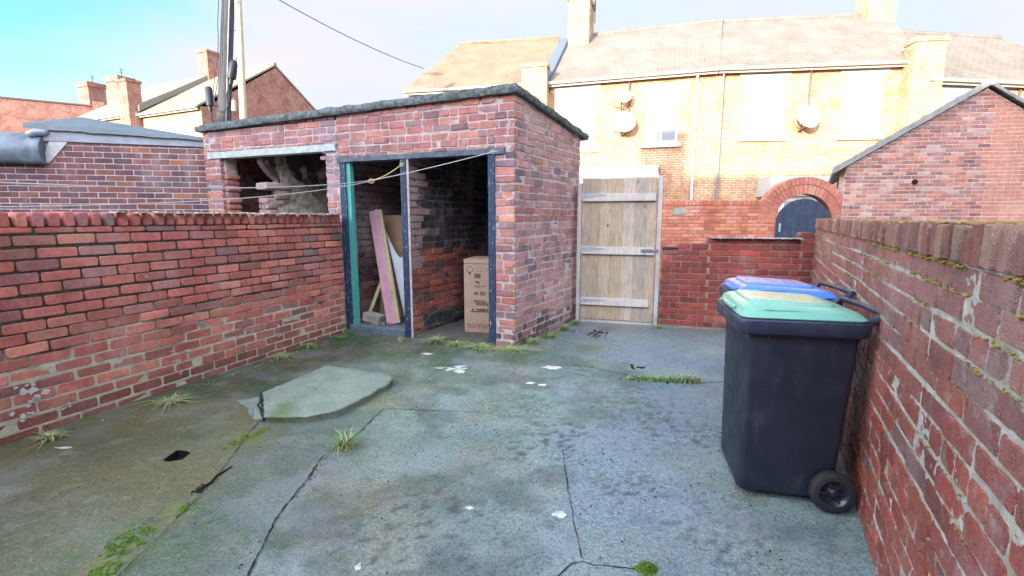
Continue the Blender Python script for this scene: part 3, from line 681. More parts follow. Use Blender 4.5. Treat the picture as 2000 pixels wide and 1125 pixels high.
whitewash = NT('whitewash'); c = whitewash.mix(whitewash.ramp(whitewash.noise(5, 7, .7), .42, .62), (.34, .31, .31), (.07, .065, .075))
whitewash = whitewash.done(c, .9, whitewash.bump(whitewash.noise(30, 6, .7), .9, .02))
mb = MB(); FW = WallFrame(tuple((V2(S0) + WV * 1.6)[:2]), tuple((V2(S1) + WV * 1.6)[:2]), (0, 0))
mb.prism([FW.P(.05, -.1), FW.P(4.6, -.1), FW.P(4.6, 2.4), FW.P(.05, 2.4)], -FW.n * .15); fix(build_local(mb, 'back_wall', simple('shade_dark_plaster', (.045, .045, .06), .95, .9, 3), shed))  # back wall coloured near black to stand for the shaded interior
mb = MB(); mb.prism([Sk.P(4.5, -.1, -.01), Sk.P(4.5, -.1, -1.6), Sk.P(4.5, 2.4, -1.6), Sk.P(4.5, 2.4, -.01)], SD * .1); fix(build_local(mb, 'end_wall', m_inner_mo, shed))
# broken plastered partition inside the left bay
k = NT('flaking_plaster')
c = k.mix(k.ramp(k.noise(8, 8, .72, dist=.5), .42, .56), (.88, .84, .78), (.52, .46, .42)); c = k.mix(k.ramp(k.math('ADD', k.noise(4, 5), k.ramp(k.sep(k.pos)[2], 1.5, 2.2, -.22, .16)), .50, .62), c, (.10, .095, .11))
m_pl = k.done(c, .95, k.bump(k.noise(20, 7, .75), 1.0, .05))
prof = [(.10, -.1), (.10, 1.60), (.17, 1.64), (.24, 1.66), (.27, 1.72), (.27, 1.80), (.30, 1.90), (.22, 1.97), (.16, 2.04), (.10, 2.12), (.12, 2.5), (1.58, 2.5), (1.58, -.1)]
mb = MB(); ND, NZ = 60, 100
gu = lambda d, z: 3.60 + .022 * noise.noise(Vector((d * 5, z * 5, 2))) + .012 * noise.noise(Vector((d * 17, z * 17, 4))) + (.03 if noise.noise(Vector((d * 3.1, z * 3.1, 9))) > .12 else 0)
idx = {}; vs = []; fs = []
for jz in range(NZ):
    for i_ in range(ND):
        d0, z0 = .09 + 1.5 * i_ / ND, 2.5 * jz / NZ
        if not in_poly((d0 + .012, z0 + .012), prof): continue
        q = []
        for (a_, b_) in ((i_, jz), (i_ + 1, jz), (i_ + 1, jz + 1), (i_, jz + 1)):
            if (a_, b_) not in idx:
                d_, z_ = .09 + 1.5 * a_ / ND, 2.5 * b_ / NZ; idx[(a_, b_)] = len(vs); vs.append(Sk.P(gu(d_, z_), z_, -d_))
            q.append(idx[(a_, b_)])
        fs.append(q)
mb.add(vs, fs, smooth=True); build_local(mb, 'plaster', m_pl, shed)
mb = MB(); mb.prism([Sk.P(3.66, z, -d) for d, z in prof], SD * .09); fix(build_local(mb, 'partition', m_inner_mo, shed))
mb = MB()
FE = lambda u, z, o_=0.0: Sk.P(u, z, o_ - .10)
for i in range(21):
    z = i * .08
    for (a_, b_) in (((3.60, 3.68), (3.69, 3.78)) if i % 2 else ((3.60, 3.78),)):
        one_brick(mb, FE, [(a_, z), (b_ + rnd.uniform(-.01, .01), z), (b_, z + .068), (a_, z + .068)], lerp3(pick(PAL_SHED), (.50, .38, .40), .4), -.12, .0, jit=.004, r=.013)
one_brick(mb, FE, [(3.56, 1.775), (3.76, 1.765), (3.77, 1.85), (3.56, 1.865)], (.46, .40, .38), -.3, .03, jit=.006, r=.02)
one_brick(mb, FE, [(3.58, 1.65), (3.63, 1.65), (3.63, 1.77), (3.58, 1.77)], (.40, .30, .28), -.3, -.10, jit=.006, r=.012)
build_local(mb, 'stub_bricks', m_shed, shed)
mb = MB(); FQ = WallFrame(tuple((V2(S0) + WV * 1.58 + SD * 3.8)[:2]), tuple((V2(S0) + WV * 1.58 + SD * 4.6)[:2]), (0, 0))
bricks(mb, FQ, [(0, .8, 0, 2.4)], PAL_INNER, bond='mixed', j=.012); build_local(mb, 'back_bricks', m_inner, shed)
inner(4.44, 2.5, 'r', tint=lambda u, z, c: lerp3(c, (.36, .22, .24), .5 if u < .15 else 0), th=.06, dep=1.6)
# ragged brick ends of the left pier (crumbled reveal)
mb = MB()
for i in range(26):
    z = i * .080; uu = 4.30 - rnd.uniform(0, .035); ln = rnd.uniform(.03, .09)
    one_brick(mb, Sk.P, [(uu - ln * .6, z), (uu + .1, z), (uu + .1, z + .066), (uu - ln * .6, z + .064)], pick(PAL_SHED), -.20, -.035, jit=.006, r=.015)
build_local(mb, 'broken_reveal', m_shed, shed); mb = MB()
for i in range(26):
    z = i * .082; uu = 2.477 + rnd.uniform(-.02, .02)
    one_brick(mb, Sk.P, [(uu - .12, z), (uu + .02, z), (uu + .02, z + .066), (uu - .12, z + .064)], lerp3(pick(PAL_SHED), (.38, .30, .36), .5), -.20, -.02, jit=.006, r=.015)
build_local(mb, 'broken_reveal', m_shed, shed)
mb = MB(); mb.prism([Sk.P(4.27, -.1, -.05), Sk.P(4.32, -.1, -.05), Sk.P(4.32, 2.19, -.05), Sk.P(4.27, 2.19, -.05)], WV * .15); fix(build_local(mb, 'reveal_mortar', m_shed_mo, shed))
# inside floor and threshold
mb = MB(); mb.prism([Sk.P(.1, .028, -.02), Sk.P(1.3, .028, -.02), Sk.P(1.3, .028, -1.6), Sk.P(.1, .028, -1.6)], (0, 0, -.1))
fix(build_local(mb, 'floor', simple('dirt_floor', (.11, .10, .10), .95, .6, 9, .8, 60), shed))
th_m = simple('blue_grey_concrete', (.13, .17, .22), .6, .5, 14, .6, 70)
mb = MB()
rp = [Sk.P(u, 0, o_) for (u, o_) in ((1.40, .03), (1.7, .045), (2.0, .04), (2.2, .035), (2.2, -1.6), (1.35, -1.6))]
rings = [[p + Vector((0, 0, -.03)) for p in rp], [p + Vector((0, 0, .075)) for p in rp], [p * .99 + Sk.P(1.8, 0, -.8) * .01 + Vector((0, 0, .088)) for p in rp]]
mb.loft(rings, smooth=False); fix(build_local(mb, 'threshold', th_m, shed))
# roof slab
k = NT('roof_concrete'); c = k.mix(k.ramp(k.noise(20, 7, .75), .40, .62), (.23, .26, .29), (.05, .065, .08)); c = k.mix(k.ramp(k.noise(6, 6, .7), .52, .62, 0, .7), c, (.07, .10, .025))
c = k.mix(k.ramp(k.noise(120, 3), .6, .7, 0, .7), c, (.4, .4, .38)); m_roof = k.done(c, .9, k.bump(k.noise(45, 7, .8), 1.0, .03))
mb = MB(); NU, NV = 90, 34
def roof_pt(a, b, top):   # a 0..1 along front, b 0..1 depth
    u = -.045 + a * 4.71; dd = -.045 + b * 1.96
    z = 2.640 - .018 * u - .108 * max(0, dd) + (.102 if top else .0)
    p = V2(S0) + SD * u + WV * dd
    e = min(a, 1 - a, b, 1 - b)
    nn = .012 * noise.noise(Vector((p.x * 7, p.y * 7, z * 3))) + .010 * noise.noise(Vector((p.x * 22, p.y * 22, 5 if top else 9)))
    if top: z += nn - (.03 if e < .008 else 0)
    else: z += nn * .6
    return Vector((p.x, p.y, z))
for top in (True, False):
    vs = [roof_pt(i / NU, j / NV, top) for j in range(NV + 1) for i in range(NU + 1)]
    mb.add(vs, [(j * (NU + 1) + i, j * (NU + 1) + i + 1, (j + 1) * (NU + 1) + i + 1, (j + 1) * (NU + 1) + i) for j in range(NV) for i in range(NU)], smooth=True)
per = [(i / NU, 0) for i in range(NU)] + [(1, j / NV) for j in range(NV)] + [(1 - i / NU, 1) for i in range(NU)] + [(0, 1 - j / NV) for j in range(NV)]
def rr_(f): 
    out_ = []
    for (a, b) in per:
        p, q = roof_pt(a, b, True), roof_pt(a, b, False); m_ = q.lerp(p, f)
        off = .012 * noise.noise(m_ * 11) + (.014 * math.sin(f * 3.14))
        c_ = roof_pt(.5, .5, True); dv = (m_ - c_); dv.z = 0; out_.append(m_ + dv.normalized() * off)
    return out_
mb.loft([rr_(f) for f in (0, .2, .4, .6, .8, 1)], cap0=False, cap1=False)
o = build_local(mb, 'roof_slab', m_roof, shed); fix(o)
# lintels and frames
def peel(name, a, b, cth=.5, c3=None):
    k = NT(name); v = k.mapping(k.pos, (1, 1, .35)); f = k.ramp(k.noise(45, 7, .75, vec=v), cth, cth + .05)
    c = k.mix(f, a, b)
    if c3: c = k.mix(k.ramp(k.noise(60, 5, .7, vec=v), .62, .66), c, c3)
    return k.done(c, .6, k.bump(f, .6, .003), .4)
m_blue = peel('peeling_blue_paint', (.016, .035, .085), (.05, .085, .14), .56, (.55, .60, .66)); m_teal = peel('peeling_teal_paint', (.07, .34, .33), (.13, .42, .40), .56, (.02, .05, .08))
m_lint = peel('weathered_blue_timber', (.09, .12, .17), (.045, .06, .09), .5, (.25, .28, .30)); m_pale = simple('pale_lintel', (.46, .52, .54), .8, .5, 18, .5, 60)
def rough_beam(mb, P, u0, u1, z0, z1, o0, o1, n=28, amp=.004, sl=0.0):
    rings = []
    for i in range(n + 1):
        u = u0 + (u1 - u0) * i / n; zz = sl * (u - u0)
        r = []
        for (z, o_) in ((z0, o0), (z0, o1), (z1, o1), (z1, o0)):
            r.append(P(u, z + zz + amp * noise.noise(Vector((u * 9, z * 8, o_ * 20))), o_ + amp * noise.noise(Vector((u * 12, z * 9, o_ * 20 + 5)))))
        rings.append(r)
    mb.loft(rings, smooth=False)
mb = MB(); rough_beam(mb, Sk.P, 2.31, 4.53, 2.195, 2.278, -.12, .012); fix(build_local(mb, 'left_lintel', m_pale, shed))
mb = MB(); rough_beam(mb, Sk.P, .11, 2.29, 2.055, 2.11, -.12, .022, amp=.006); fix(build_local(mb, 'lintel', m_lint, shed))
fr = empty('door_frame', (0, 0, 0)); fr.parent = shed; fr.matrix_parent_inverse = Matrix.Translation(-Vector(shed.location))
def post(nm, u0, u1, o0, o1, mat, z0=-.0, z1=2.055, lab=None):
    m = MB(); rings = []
    for i in range(41):
        z = z0 + (z1 - z0) * i / 40; r = []
        for (u, o_) in ((u0, o1), (u1, o1), (u1, o0), (u0, o0)):
            r.append(Sk.P(u + .004 * noise.noise(Vector((z * 6, u * 30, 2))), z, o_ + .004 * noise.noise(Vector((z * 6, u * 30, 8)))))
        rings.append(r)
    m.loft(rings, smooth=False); o = m.build(nm, mat, fr); fix(o)
    if lab: o['label'] = lab
post('post', .225, .300, -.09, .014, m_blue); post('post', 1.318, 1.395, -.09, .014, m_blue); post('post', 2.175, 2.265, -.045, .014, m_blue)
post('post', 2.118, 2.175, -.055, -.004, m_teal, lab='teal painted inner post')
mb = MB(); mb.box((-.012, -.012, 0), (.012, .012, 2.05), M=Matrix.Translation(Sk.P(1.302, .0, .0))); mb.build('edge_strip', m_shed_mo, fr)

# plant on the roof edge
def tuft(name, loc, n, hgt, spread, cols, label, cat='weed', group=None, lean=.5, width=.0042, lying=0.0, **k):
    mb = MB()
    for i in range(n):
        a = rnd.uniform(0, 6.283); h_ = hgt * rnd.uniform(.45, 1.1); l_ = spread * rnd.uniform(.3, 1.1); lay = rnd.random() < lying
        p0 = Vector((rnd.gauss(0, spread * .16), rnd.gauss(0, spread * .12), 0)); d = Vector((math.cos(a), math.sin(a), 0)); s = Vector((-d.y, d.x, 0)) * width * rnd.uniform(.7, 1.3)
        c = rnd.choice(cols); c = tuple(x * rnd.uniform(.75, 1.2) for x in c); vs = []; nn = 5
        cv = Vector((rnd.uniform(-.5, .5), rnd.uniform(-.5, .5), 0)) * l_
        for q in range(nn + 1):
            t = q / nn; zc = h_ * (t - lean * t * t) if not lay else h_ * .35 * math.sin(t * 3.0) + .004
            p = p0 + d * l_ * (t ** 1.4 if not lay else t * 1.3) + cv * t * t + Vector((0, 0, max(.002, zc)))
            wd = (1 - t * .9); vs += [p + s * wd, p - s * wd]
        mb.add(vs, [(2 * q, 2 * q + 1, 2 * q + 3, 2 * q + 2) for q in range(nn)], c, True)
    o = mb.build(name, m_leaf); o.location = loc; return tag(o, label, cat, group)
kk = NT('leaf'); at = kk.n('ShaderNodeAttribute'); at.attribute_name = 'Col'; m_leaf = kk.done(at.outputs['Color'], .6, None, .3)
GR = [(.17, .30, .09), (.26, .38, .14), (.10, .18, .05)]; STRAW = [(.50, .47, .28), (.40, .42, .22), (.28, .34, .16)]; MIXG = GR + STRAW
GY = 'weeds growing in the joints of the yard'
tuft('fern_tuft', (V2(S0) + WV * 1.42 + Vector((.06, -.03, 2.40))), 60, .09, .10, [(.30, .30, .10), (.16, .18, .05), (.40, .36, .18)], 'small yellow-green fern sprouting under the shed roof edge', 'plant', width=.006)

# ------------------------------------------------------------------ weeds and loose dirt
for (x, y, n, h_, sp, cols, lab, ly) in [
    (-2.95, 2.90, 45, .09, .13, STRAW, 'straw coloured weed tuft at the wall foot, the one nearest the left edge', .4),
    (-2.60, 3.53, 60, .07, .20, STRAW, 'dry sprawling weed at the wall foot, level with the concrete slab', .7),
    (-1.02, 2.78, 60, .17, .13, GR + STRAW, 'green grass tuft alone in mid yard in front of the slab', .25),
    (-2.34, 4.75, 50, .07, .20, STRAW, 'straggling dry stems at the wall foot halfway to the shed', .7),
    (-2.22, 5.12, 45, .08, .16, MIXG, 'green and straw weed at the wall foot nearer the shed', .6),
    (-2.03, 5.50, 50, .05, .14, GR, 'small leafy weed where the left wall meets the shed', .3),
    (-1.27, 5.36, 26, .10, .07, STRAW, 'brown dry stem cluster at the middle door post', .1),
    (-.86, 5.25, 90, .13, .15, MIXG, 'tall grass clump in front of the doorway with the box', .2),
    (-.62, 5.17, 60, .07, .15, MIXG, 'low grass clump between the tall clump and the right door post', .4),
    (-.34, 5.03, 100, .08, .18, MIXG, 'thick weedy grass at the foot of the right door post', .5),
    (-.02, 4.97, 110, .07, .20, STRAW + GR[:1], 'straggly grass around the shed corner', .6),
    (.22, 5.22, 60, .12, .14, MIXG, 'weed clump just past the shed corner on the gate side', .3),
    (.46, 5.58, 60, .07, .17, MIXG, 'weed strip along the side wall of the shed', .5),
    (.66, 5.96, 55, .11, .14, MIXG, 'grassy weed along the side wall close to the gate', .4),
    (.84, 6.24, 45, .10, .10, GR + STRAW, 'weed tuft at the foot of the left gate post', .3),
    (1.86, 6.02, 24, .07, .12, MIXG, 'thin weed at the foot of the right gate post', .5),
    (-1.99, 5.66, 36, .13, .07, GR, 'small grass tuft on the step behind the teal post', .1)]:
    tuft('weed', (x, y, gz(x, y)), int(n * 2.0), h_ * (1.0 if x < -.9 else 1.2), sp * (.85 if x < -.9 else 1.05), cols, lab, group=GY, lying=ly, lean=.45)
mb = MB()     # ragged grass growing out of the crack
o = None
def grass_run(A, B, n, h0, h1, nm, lab):
    mb = MB()
    for i in range(n):
        t = rnd.random(); x = A[0] + (B[0] - A[0]) * t + rnd.gauss(0, .012); y = A[1] + (B[1] - A[1]) * t + rnd.gauss(0, .018)
        h_ = (h0 + (h1 - h0) * t) * rnd.uniform(.4, 1.15); a = rnd.uniform(0, 6.28); l_ = h_ * rnd.uniform(.2, .9)
        c = tuple(v * rnd.uniform(.75, 1.2) for v in rnd.choice(GR + GR + STRAW)); d = Vector((math.cos(a), math.sin(a), 0)); s = Vector((-d.y, d.x, 0)) * .0028; vs = []
        z0 = gz(x, y)
        for q in range(5):
            f = q / 4; p = Vector((x, y, z0)) + d * l_ * f ** 1.5 + Vector((0, 0, h_ * (f - .35 * f * f))); vs += [p + s * (1 - f * .9), p - s * (1 - f * .9)]
        mb.add(vs, [(2 * q, 2 * q + 1, 2 * q + 3, 2 * q + 2) for q in range(4)], c, True)
    return mb.build(nm, m_leaf, label=lab, cat='grass', kind='stuff')
grass_run((1.03, 4.07), (1.60, 3.95), 750, .04, .14, 'crack_grass', 'strip of green grass growing out of the crack by the bins')
grass_run((-1.0, 5.27), (-.25, 4.99), 260, .04, .05, 'doorway_grass', 'low grass fringe along the sill of the doorway with the box')
grass_run((.05, 4.98), (.83, 6.3), 300, .03, .045, 'wall_foot_grass', 'thin grass fringe along the foot of the shed side wall')
grass_run((-2.9, 3.05), (-2.05, 5.55), 170, .02, .035, 'wall_foot_grass', 'sparse grass fringe along the foot of the left wall')
def moss_patch(x, y, a, b, n, lab, h_=.008, ang=0.0):
    mb = MB()
    for i in range(n * 5):
        r_ = math.sqrt(rnd.random()) * 1.15; t = rnd.uniform(0, 6.28); dx, dy = a * r_ * math.cos(t), b * r_ * math.sin(t)
        px_, py_ = x + dx * math.cos(ang) - dy * math.sin(ang), y + dx * math.sin(ang) + dy * math.cos(ang)
        if noise.noise(Vector((px_ * 22, py_ * 22, 4))) < -.12 and r_ > .4: continue
        lump(mb, (px_, py_, gz(px_, py_) + (h_ * .2 if h_ < .02 else rnd.random() * h_ * max(0, 1 - r_ * r_))), rnd.uniform(.0015, .0055), .6, [rnd.uniform(.4, 1.5)] * 3)
    mb.build('moss_patch', m_moss_g, label=lab, cat='moss', kind='stuff')
moss_patch(.544, 1.768, .042, .034, 190, 'round bright green moss cushion low in the photo near the bin', .03)
moss_patch(-1.70, 2.92, .035, .16, 120, 'narrow yellow-green moss streak below the slab', ang=-.35)
moss_patch(-1.66, 1.90, .07, .10, 150, 'yellow-green moss patch at the lower left of the yard')
moss_patch(-1.58, 2.14, .02, .05, 40, 'tiny moss tuft in the seam left of the paler strip')
moss_patch(-1.62, 1.72, .05, .06, 70, 'small mossy spot at the bottom edge of the photo')
m_dirt = simple('black_dirt', (.018, .016, .014), .95, .4, 30, .8, 100)
def crumbs(x, y, sx, sy, n, lab, r0=.006, r1=.016, nm='soil_crumbs'):
    mb = MB()
    for i in range(n):
        px_, py_ = x + rnd.gauss(0, sx), y + rnd.gauss(0, sy); lump(mb, (px_, py_, gz(px_, py_) + .004), rnd.uniform(r0, r1), .6)
    mb.build(nm, m_dirt, label=lab, cat='dirt', kind='stuff')
crumbs(1.02, 5.72, .09, .12, 70, 'scattered black soil crumbs on the concrete in front of the gate')
crumbs(1.19, 4.40, .06, .04, 16, 'small pile of dark crumbs beside the crack grass', .01, .018)
crumbs(1.28, 4.05, .18, .05, 26, 'dark crumbs along the grass strip by the bins', .005, .014)
crumbs(1.10, 4.9, .10, .25, 26, 'fine black grit trailing across the middle of the yard', .003, .008)
crumbs(-1.10, 2.3, .012, .35, 60, 'fine grit lodged along the long crack in mid yard', .002, .005, 'grit')
crumbs(-1.615, 2.33, .012, .03, 20, 'dark crumbs clogging the short black crack', .004, .011)
crumbs(.1, 3.0, 1.0, .9, 420, 'fine dark grit sprinkled over the yard', .002, .0055, 'grit')
crumbs(1.1, 3.0, .45, .5, 130, 'fine dark grit on the wet concrete near the bin', .002, .006, 'grit')
mb = MB(); mb.tube([(-1.590, 2.56, gz(-1.59, 2.56) + .003), (-1.612, 2.45, .004 + gz(-1.61, 2.45)), (-1.60, 2.38, .004 + gz(-1.6, 2.38)), (-1.618, 2.30, .004 + gz(-1.6, 2.3))], [.004, .006, .007, .012], 6)
mb.build('crack', m_dirt, yard)

# ------------------------------------------------------------------ gate
def wood(name, a, b, knots=True, gsc=1.0):
    k = NT(name); at = k.n('ShaderNodeAttribute'); at.attribute_name = 'Col'
    v = k.mapping(k.obj, (9 * gsc, 9 * gsc, .7)); g_ = k.noise(7, 7, .7, vec=v, dist=.8)
    c = k.mix(k.ramp(g_, .35, .65), a, b); c = k.mix(1.0, c, at.outputs['Color'], 'MULTIPLY')
    if knots:
        vo = k.n('ShaderNodeTexVoronoi'); k.set(vo.inputs['Vector'], k.mapping(k.obj, (1.0, 1.0, .55))); vo.inputs['Scale'].default_value = 5.5
        c = k.mix(k.ramp(vo.outputs['Distance'], .05, .11, .8, 0), c, (.14, .075, .04))
    c = k.mix(k.ramp(k.noise(3, 5), .5, .7, 0, .4), c, (.20, .20, .21))
    return k.done(c, .8, k.bump(g_, .5, .004), .3)
m_plank = wood('weathered_planks', (.56, .47, .39), (.31, .26, .22)); m_rail = wood('rail_timber', (.68, .62, .60), (.48, .44, .43), False)
m_frame = wood('frame_timber', (.56, .52, .52), (.40, .37, .37), False)
m_galv = simple('galvanised_steel', (.42, .50, .62), .45, .3, 30, .15, 90, .5, .35)
GA, GB = Vector((.873, 6.429, 0)), Vector((1.90, 6.139, 0)); gd = (GB - GA).normalized(); ga = math.atan2(gd.y, gd.x); GW = (GB - GA).length
gate = empty('wooden_gate', tuple(GA), ga, label='closed weathered plank gate with three rails beside the shed', cat='gate')
# local: x along gate, y away from the camera, z up
x = .055; widths = [.105, .12, .145, .145, .15, .145, .125]; tot = sum(widths); sc = (GW - .125) / tot
tones = [(.92, .88, .85), (.95, .87, .78), (1.08, 1.02, .97), (1.02, .93, .82), (1.14, 1.12, 1.15), (.88, .89, .92), (1.04, .96, .90)]
for i, wd in enumerate(widths):
    wd *= sc; mb = MB(); t_ = 1.90 + rnd.uniform(-.006, .006)
    mb.box((x + .0004, 0, .045 + rnd.uniform(0, .01)), (x + wd - .0004, .018, t_), tones[i], bev=.0025)
    mb.build('plank', m_plank, gate); x += wd
for z in (1.665, .98, .30):
    mb = MB(); x1 = GW - .085 if z != .30 else GW - .13
    mb.box((.06, -.036, z - .052), (x1, -.001, z + .045), (1, 1, 1), bev=.003); mb.build('rail', m_rail, gate)
for z in (1.675, .985, .30):
    mb = MB(); mb.prism([(.05, -.041, z + .035), (.05, -.041, z - .02), (.36, -.041, z + .012), (.36, -.041, z + .025)], (0, .004, 0), (1, 1, 1))
    mb.box((.012, -.044, z - .08), (.042, -.038, z + .09), bev=.001); mb.tube([(.047, -.042, z - .04), (.047, -.042, z + .055)], .007, 8)
    for q in ((.027, z + .06), (.027, z), (.027, z - .05), (.12, z + .01), (.22, z + .015)): mb.tube([(q[0], -.049, q[1]), (q[0], -.037, q[1])], .0045, 6)
    fix(mb.build('hinge', m_galv, gate))
mb = MB(); mb.box((0, -.06, 0), (.045, .05, 1.84), bev=.003); mb.build('gate_post', m_frame, gate)
mb = MB(); mb.box((GW - .062, -.03, .0), (GW - .012, .06, 1.925), bev=.003); o = mb.build('gate_post', m_frame, gate)
mb = MB(); mb.box((.05, .02, 0), (GW - .07, .07, .035), bev=.003); mb.build('sill', m_rail, gate)
bolt = MB(); bolt.box((GW - .24, -.043, .985 - .02), (GW - .10, -.037, .985 + .02), bev=.001); bolt.tube([(GW - .25, -.05, .985), (GW - .03, -.05, .985)], .006, 8); bolt.tube([(GW - .20, -.05, .985), (GW - .20, -.06, .93)], .006, 8)
for xx in (GW - .22, GW - .13): bolt.box((xx - .012, -.058, .972), (xx + .012, -.040, .998), bev=.001)
bolt.box((GW - .06, -.058, .965), (GW - .035, -.03, 1.005), bev=.001); bolt.build('bolt', simple('dark_bolt', (.24, .28, .33), .4, .3, metal=.6), gate)
tuft_dirt = None

# ------------------------------------------------------------------ wheelie bins
def rrect(cx, cy, hx, hy, r, z, n=5):
    pts = []
    for (sx, sy, a0) in ((1, 1, 0), (-1, 1, 90), (-1, -1, 180), (1, -1, 270)):
        for i in range(n + 1):
            a = R(a0 + 90 * i / n); pts.append(Vector((cx + sx * (hx - r) + r * math.cos(a), cy + sy * (hy - r) + r * math.sin(a), z)))
    return pts
def plastic(name, c, rough=.38, scuff=.35):
    k = NT(name); cc = k.mix(k.ramp(k.noise(8, 6, .7), .45, .7, 0, scuff), c, tuple(min(1, x * 2.2 + .01) for x in c))
    cc = k.mix(k.ramp(k.noise(160, 3), .70, .74, 0, .25), cc, (.2, .2, .2)); cc = k.mix(k.ramp(k.noise(5, 7, .75, vec=k.mapping(k.pos, (1, 1, .3))), .54, .68, 0, .10), cc, (.35, .35, .34))
    rr = k.ramp(k.noise(13, 5), .35, .7, rough - .08, rough + .16)
    return k.done(cc, rr, k.bump(k.noise(220, 3), .25, .001), .5)
m_bin = plastic('black_plastic', (.010, .014, .030), .48, .3); m_rim = plastic('dark_blue_plastic', (.018, .024, .055), .36)
m_green = plastic('green_plastic', (.17, .40, .34), .15, .12); m_bluelid = plastic('blue_plastic', (.07, .19, .58), .16, .12); m_tyre = plastic('rubber', (.012, .012, .015), .7)
def make_bin(loc, rz, lidm, label):
    root = empty('wheelie_bin', loc, rz, label=label, cat='bin', group='wheelie bins against the right wall')
    # local x runs from the front to the handle side, y across (near side is negative), z up
    mb = MB(); rings = []
    for t in [0, .02, .1, .3, .5, .7, .88, .94, 1.0]:
        z = .035 + .835 * t
        x0 = 0.050 - .010 * t; x1 = .485 + .035 * t; hy = .225 + .045 * t
        if t < .01: x0 += .008; x1 -= .008; hy -= .008
        rings.append(rrect((x0 + x1) / 2, 0, (x1 - x0) / 2, hy, .034, z))
    mb.loft(rings); mb.build('bin_body', m_bin, root)
    mb = MB(); R_ = []
    for (z, g_) in ((.862, -.004), (.858, .035), (.868, .045), (.925, .05), (.932, .046), (.932, .0)): R_.append(rrect(.272, 0, .238 + g_, .275 + g_ * .7, .06, z))
    mb.loft(R_, cap0=False, cap1=False)
    for xx in (.03, .12, .5): mb.box((xx, -.292, .84), (xx + .006, -.27, .868))
    mb.build('rim', m_rim, root)
    # lid: low dome with a raised panel and a grip recess
    lid = MB(); R_ = []
    for (z, gx, gy, rr) in ((.934, .268, .292, .05), (.937, .273, .296, .05), (.943, .273, .296, .05), (.946, .263, .286, .05), (.954, .255, .276, .05), (.966, .24, .252, .06), (.972, .215, .225, .06), (.975, .12, .08, .06)):
        R_.append([Vector((p.x, p.y, p.z + .020 * math.exp(-((p.x - .08) / .30) ** 2) * (1 if z > .95 else .0))) for p in rrect(.272, 0, gx, gy, rr, z)])
    lid.loft(R_, cap0=True); lid_o = lid.build('lid', lidm, root)
    mb = MB()
    R_ = [rrect(.30, 0, .215, .15, .06, z) if False else [Vector((p.x, p.y, p.z + .020 * math.exp(-((p.x - .08) / .30) ** 2))) for p in rrect(.25, 0, gx, gy, .04, z)] for (z, gx, gy) in ((.965, .195, .18), (.983, .190, .175), (.986, .18, .165))]
    mb.loft(R_); mb.build('raised_panel', lidm, lid_o)
    for sy in (-1, 1):
        mb = MB(); pts = [(.02, sy * .22, .968), (.05, sy * .262, .972), (.12, sy * .272, .975), (.22, sy * .268, .972), (.30, sy * .262, .966)]
        mb.tube(pts, [.006, .008, .008, .008, .004], 8); mb.build('grip', lidm, lid_o)
    mb = MB(); mb.tube([(.01, -.12, .955), (-.006, -.1, .958), (-.010, 0, .96), (-.006, .1, .958), (.01, .12, .955)], .012, 8); mb.build('front_lip', lidm, lid_o)
    mb = MB()
    for sy in (-1, 1):
        pts = [(.48, sy * .22, .93), (.55, sy * .235, .925), (.595, sy * .235, .94), (.612, sy * .225, .965)]
        mb.tube(pts, [.020, .022, .020, .016], 8)
    mb.tube([(.613, -.24, .966), (.617, 0, .970), (.613, .24, .966)], .014, 10)
    mb.build('handle', m_rim, root)
    mb = MB(); mb.tube([(.462, -.275, .1), (.462, .275, .1)], .011, 8); mb.box((.36, -.2, .05), (.44, .2, .13)); mb.build('axle', m_tyre, root)
    for sy in (-1, 1):
        y = sy * .268; wh = empty('wheel', (.462, y, .102)); wh.parent = root
        t = MB(); prof = [(.066, -.027), (.088, -.029), (.097, -.022), (.101, -.010), (.101, .010), (.097, .022), (.088, .029), (.066, .027)]
        n = 40; rings = [[Vector((r_ * math.cos(6.2832 * i / n), o_, r_ * math.sin(6.2832 * i / n))) for i in range(n)] for (r_, o_) in prof]
        t.loft(rings, cap0=False, cap1=False); fix(t.build('tyre', m_tyre, wh))
        t = MB(); prof = [(.067, -.027), (.060, -.024), (.056, -.008), (.022, -.006), (.020, -.020), (.014, -.026), (.001, -.027)]
        for sgn in (1, -1):
            rings = [[Vector((r_ * math.cos(6.2832 * i / n), o_ * sgn, r_ * math.sin(6.2832 * i / n))) for i in range(n)] for (r_, o_) in prof]; t.loft(rings, cap0=False, cap1=False)
        for q in range(6):
            a = q * math.pi / 3; M_ = Matrix.Rotation(a, 4, 'Y')
            for sgn in (1, -1): t.box((.018, -.012 * sgn - .006, -.005), (.060, -.012 * sgn + .006, .005), M=M_)
        fix(t.build('rim', plastic('hub_plastic', (.012, .013, .03), .3), wh))
    return root
make_bin((1.145, 2.505, 0), R(-13), m_green, 'black wheelie bin with a green lid, the nearer of the two')
make_bin((1.43, 3.12, 0), R(-12), m_bluelid, 'wheelie bin with a blue lid, half hidden behind the green-lidded one')

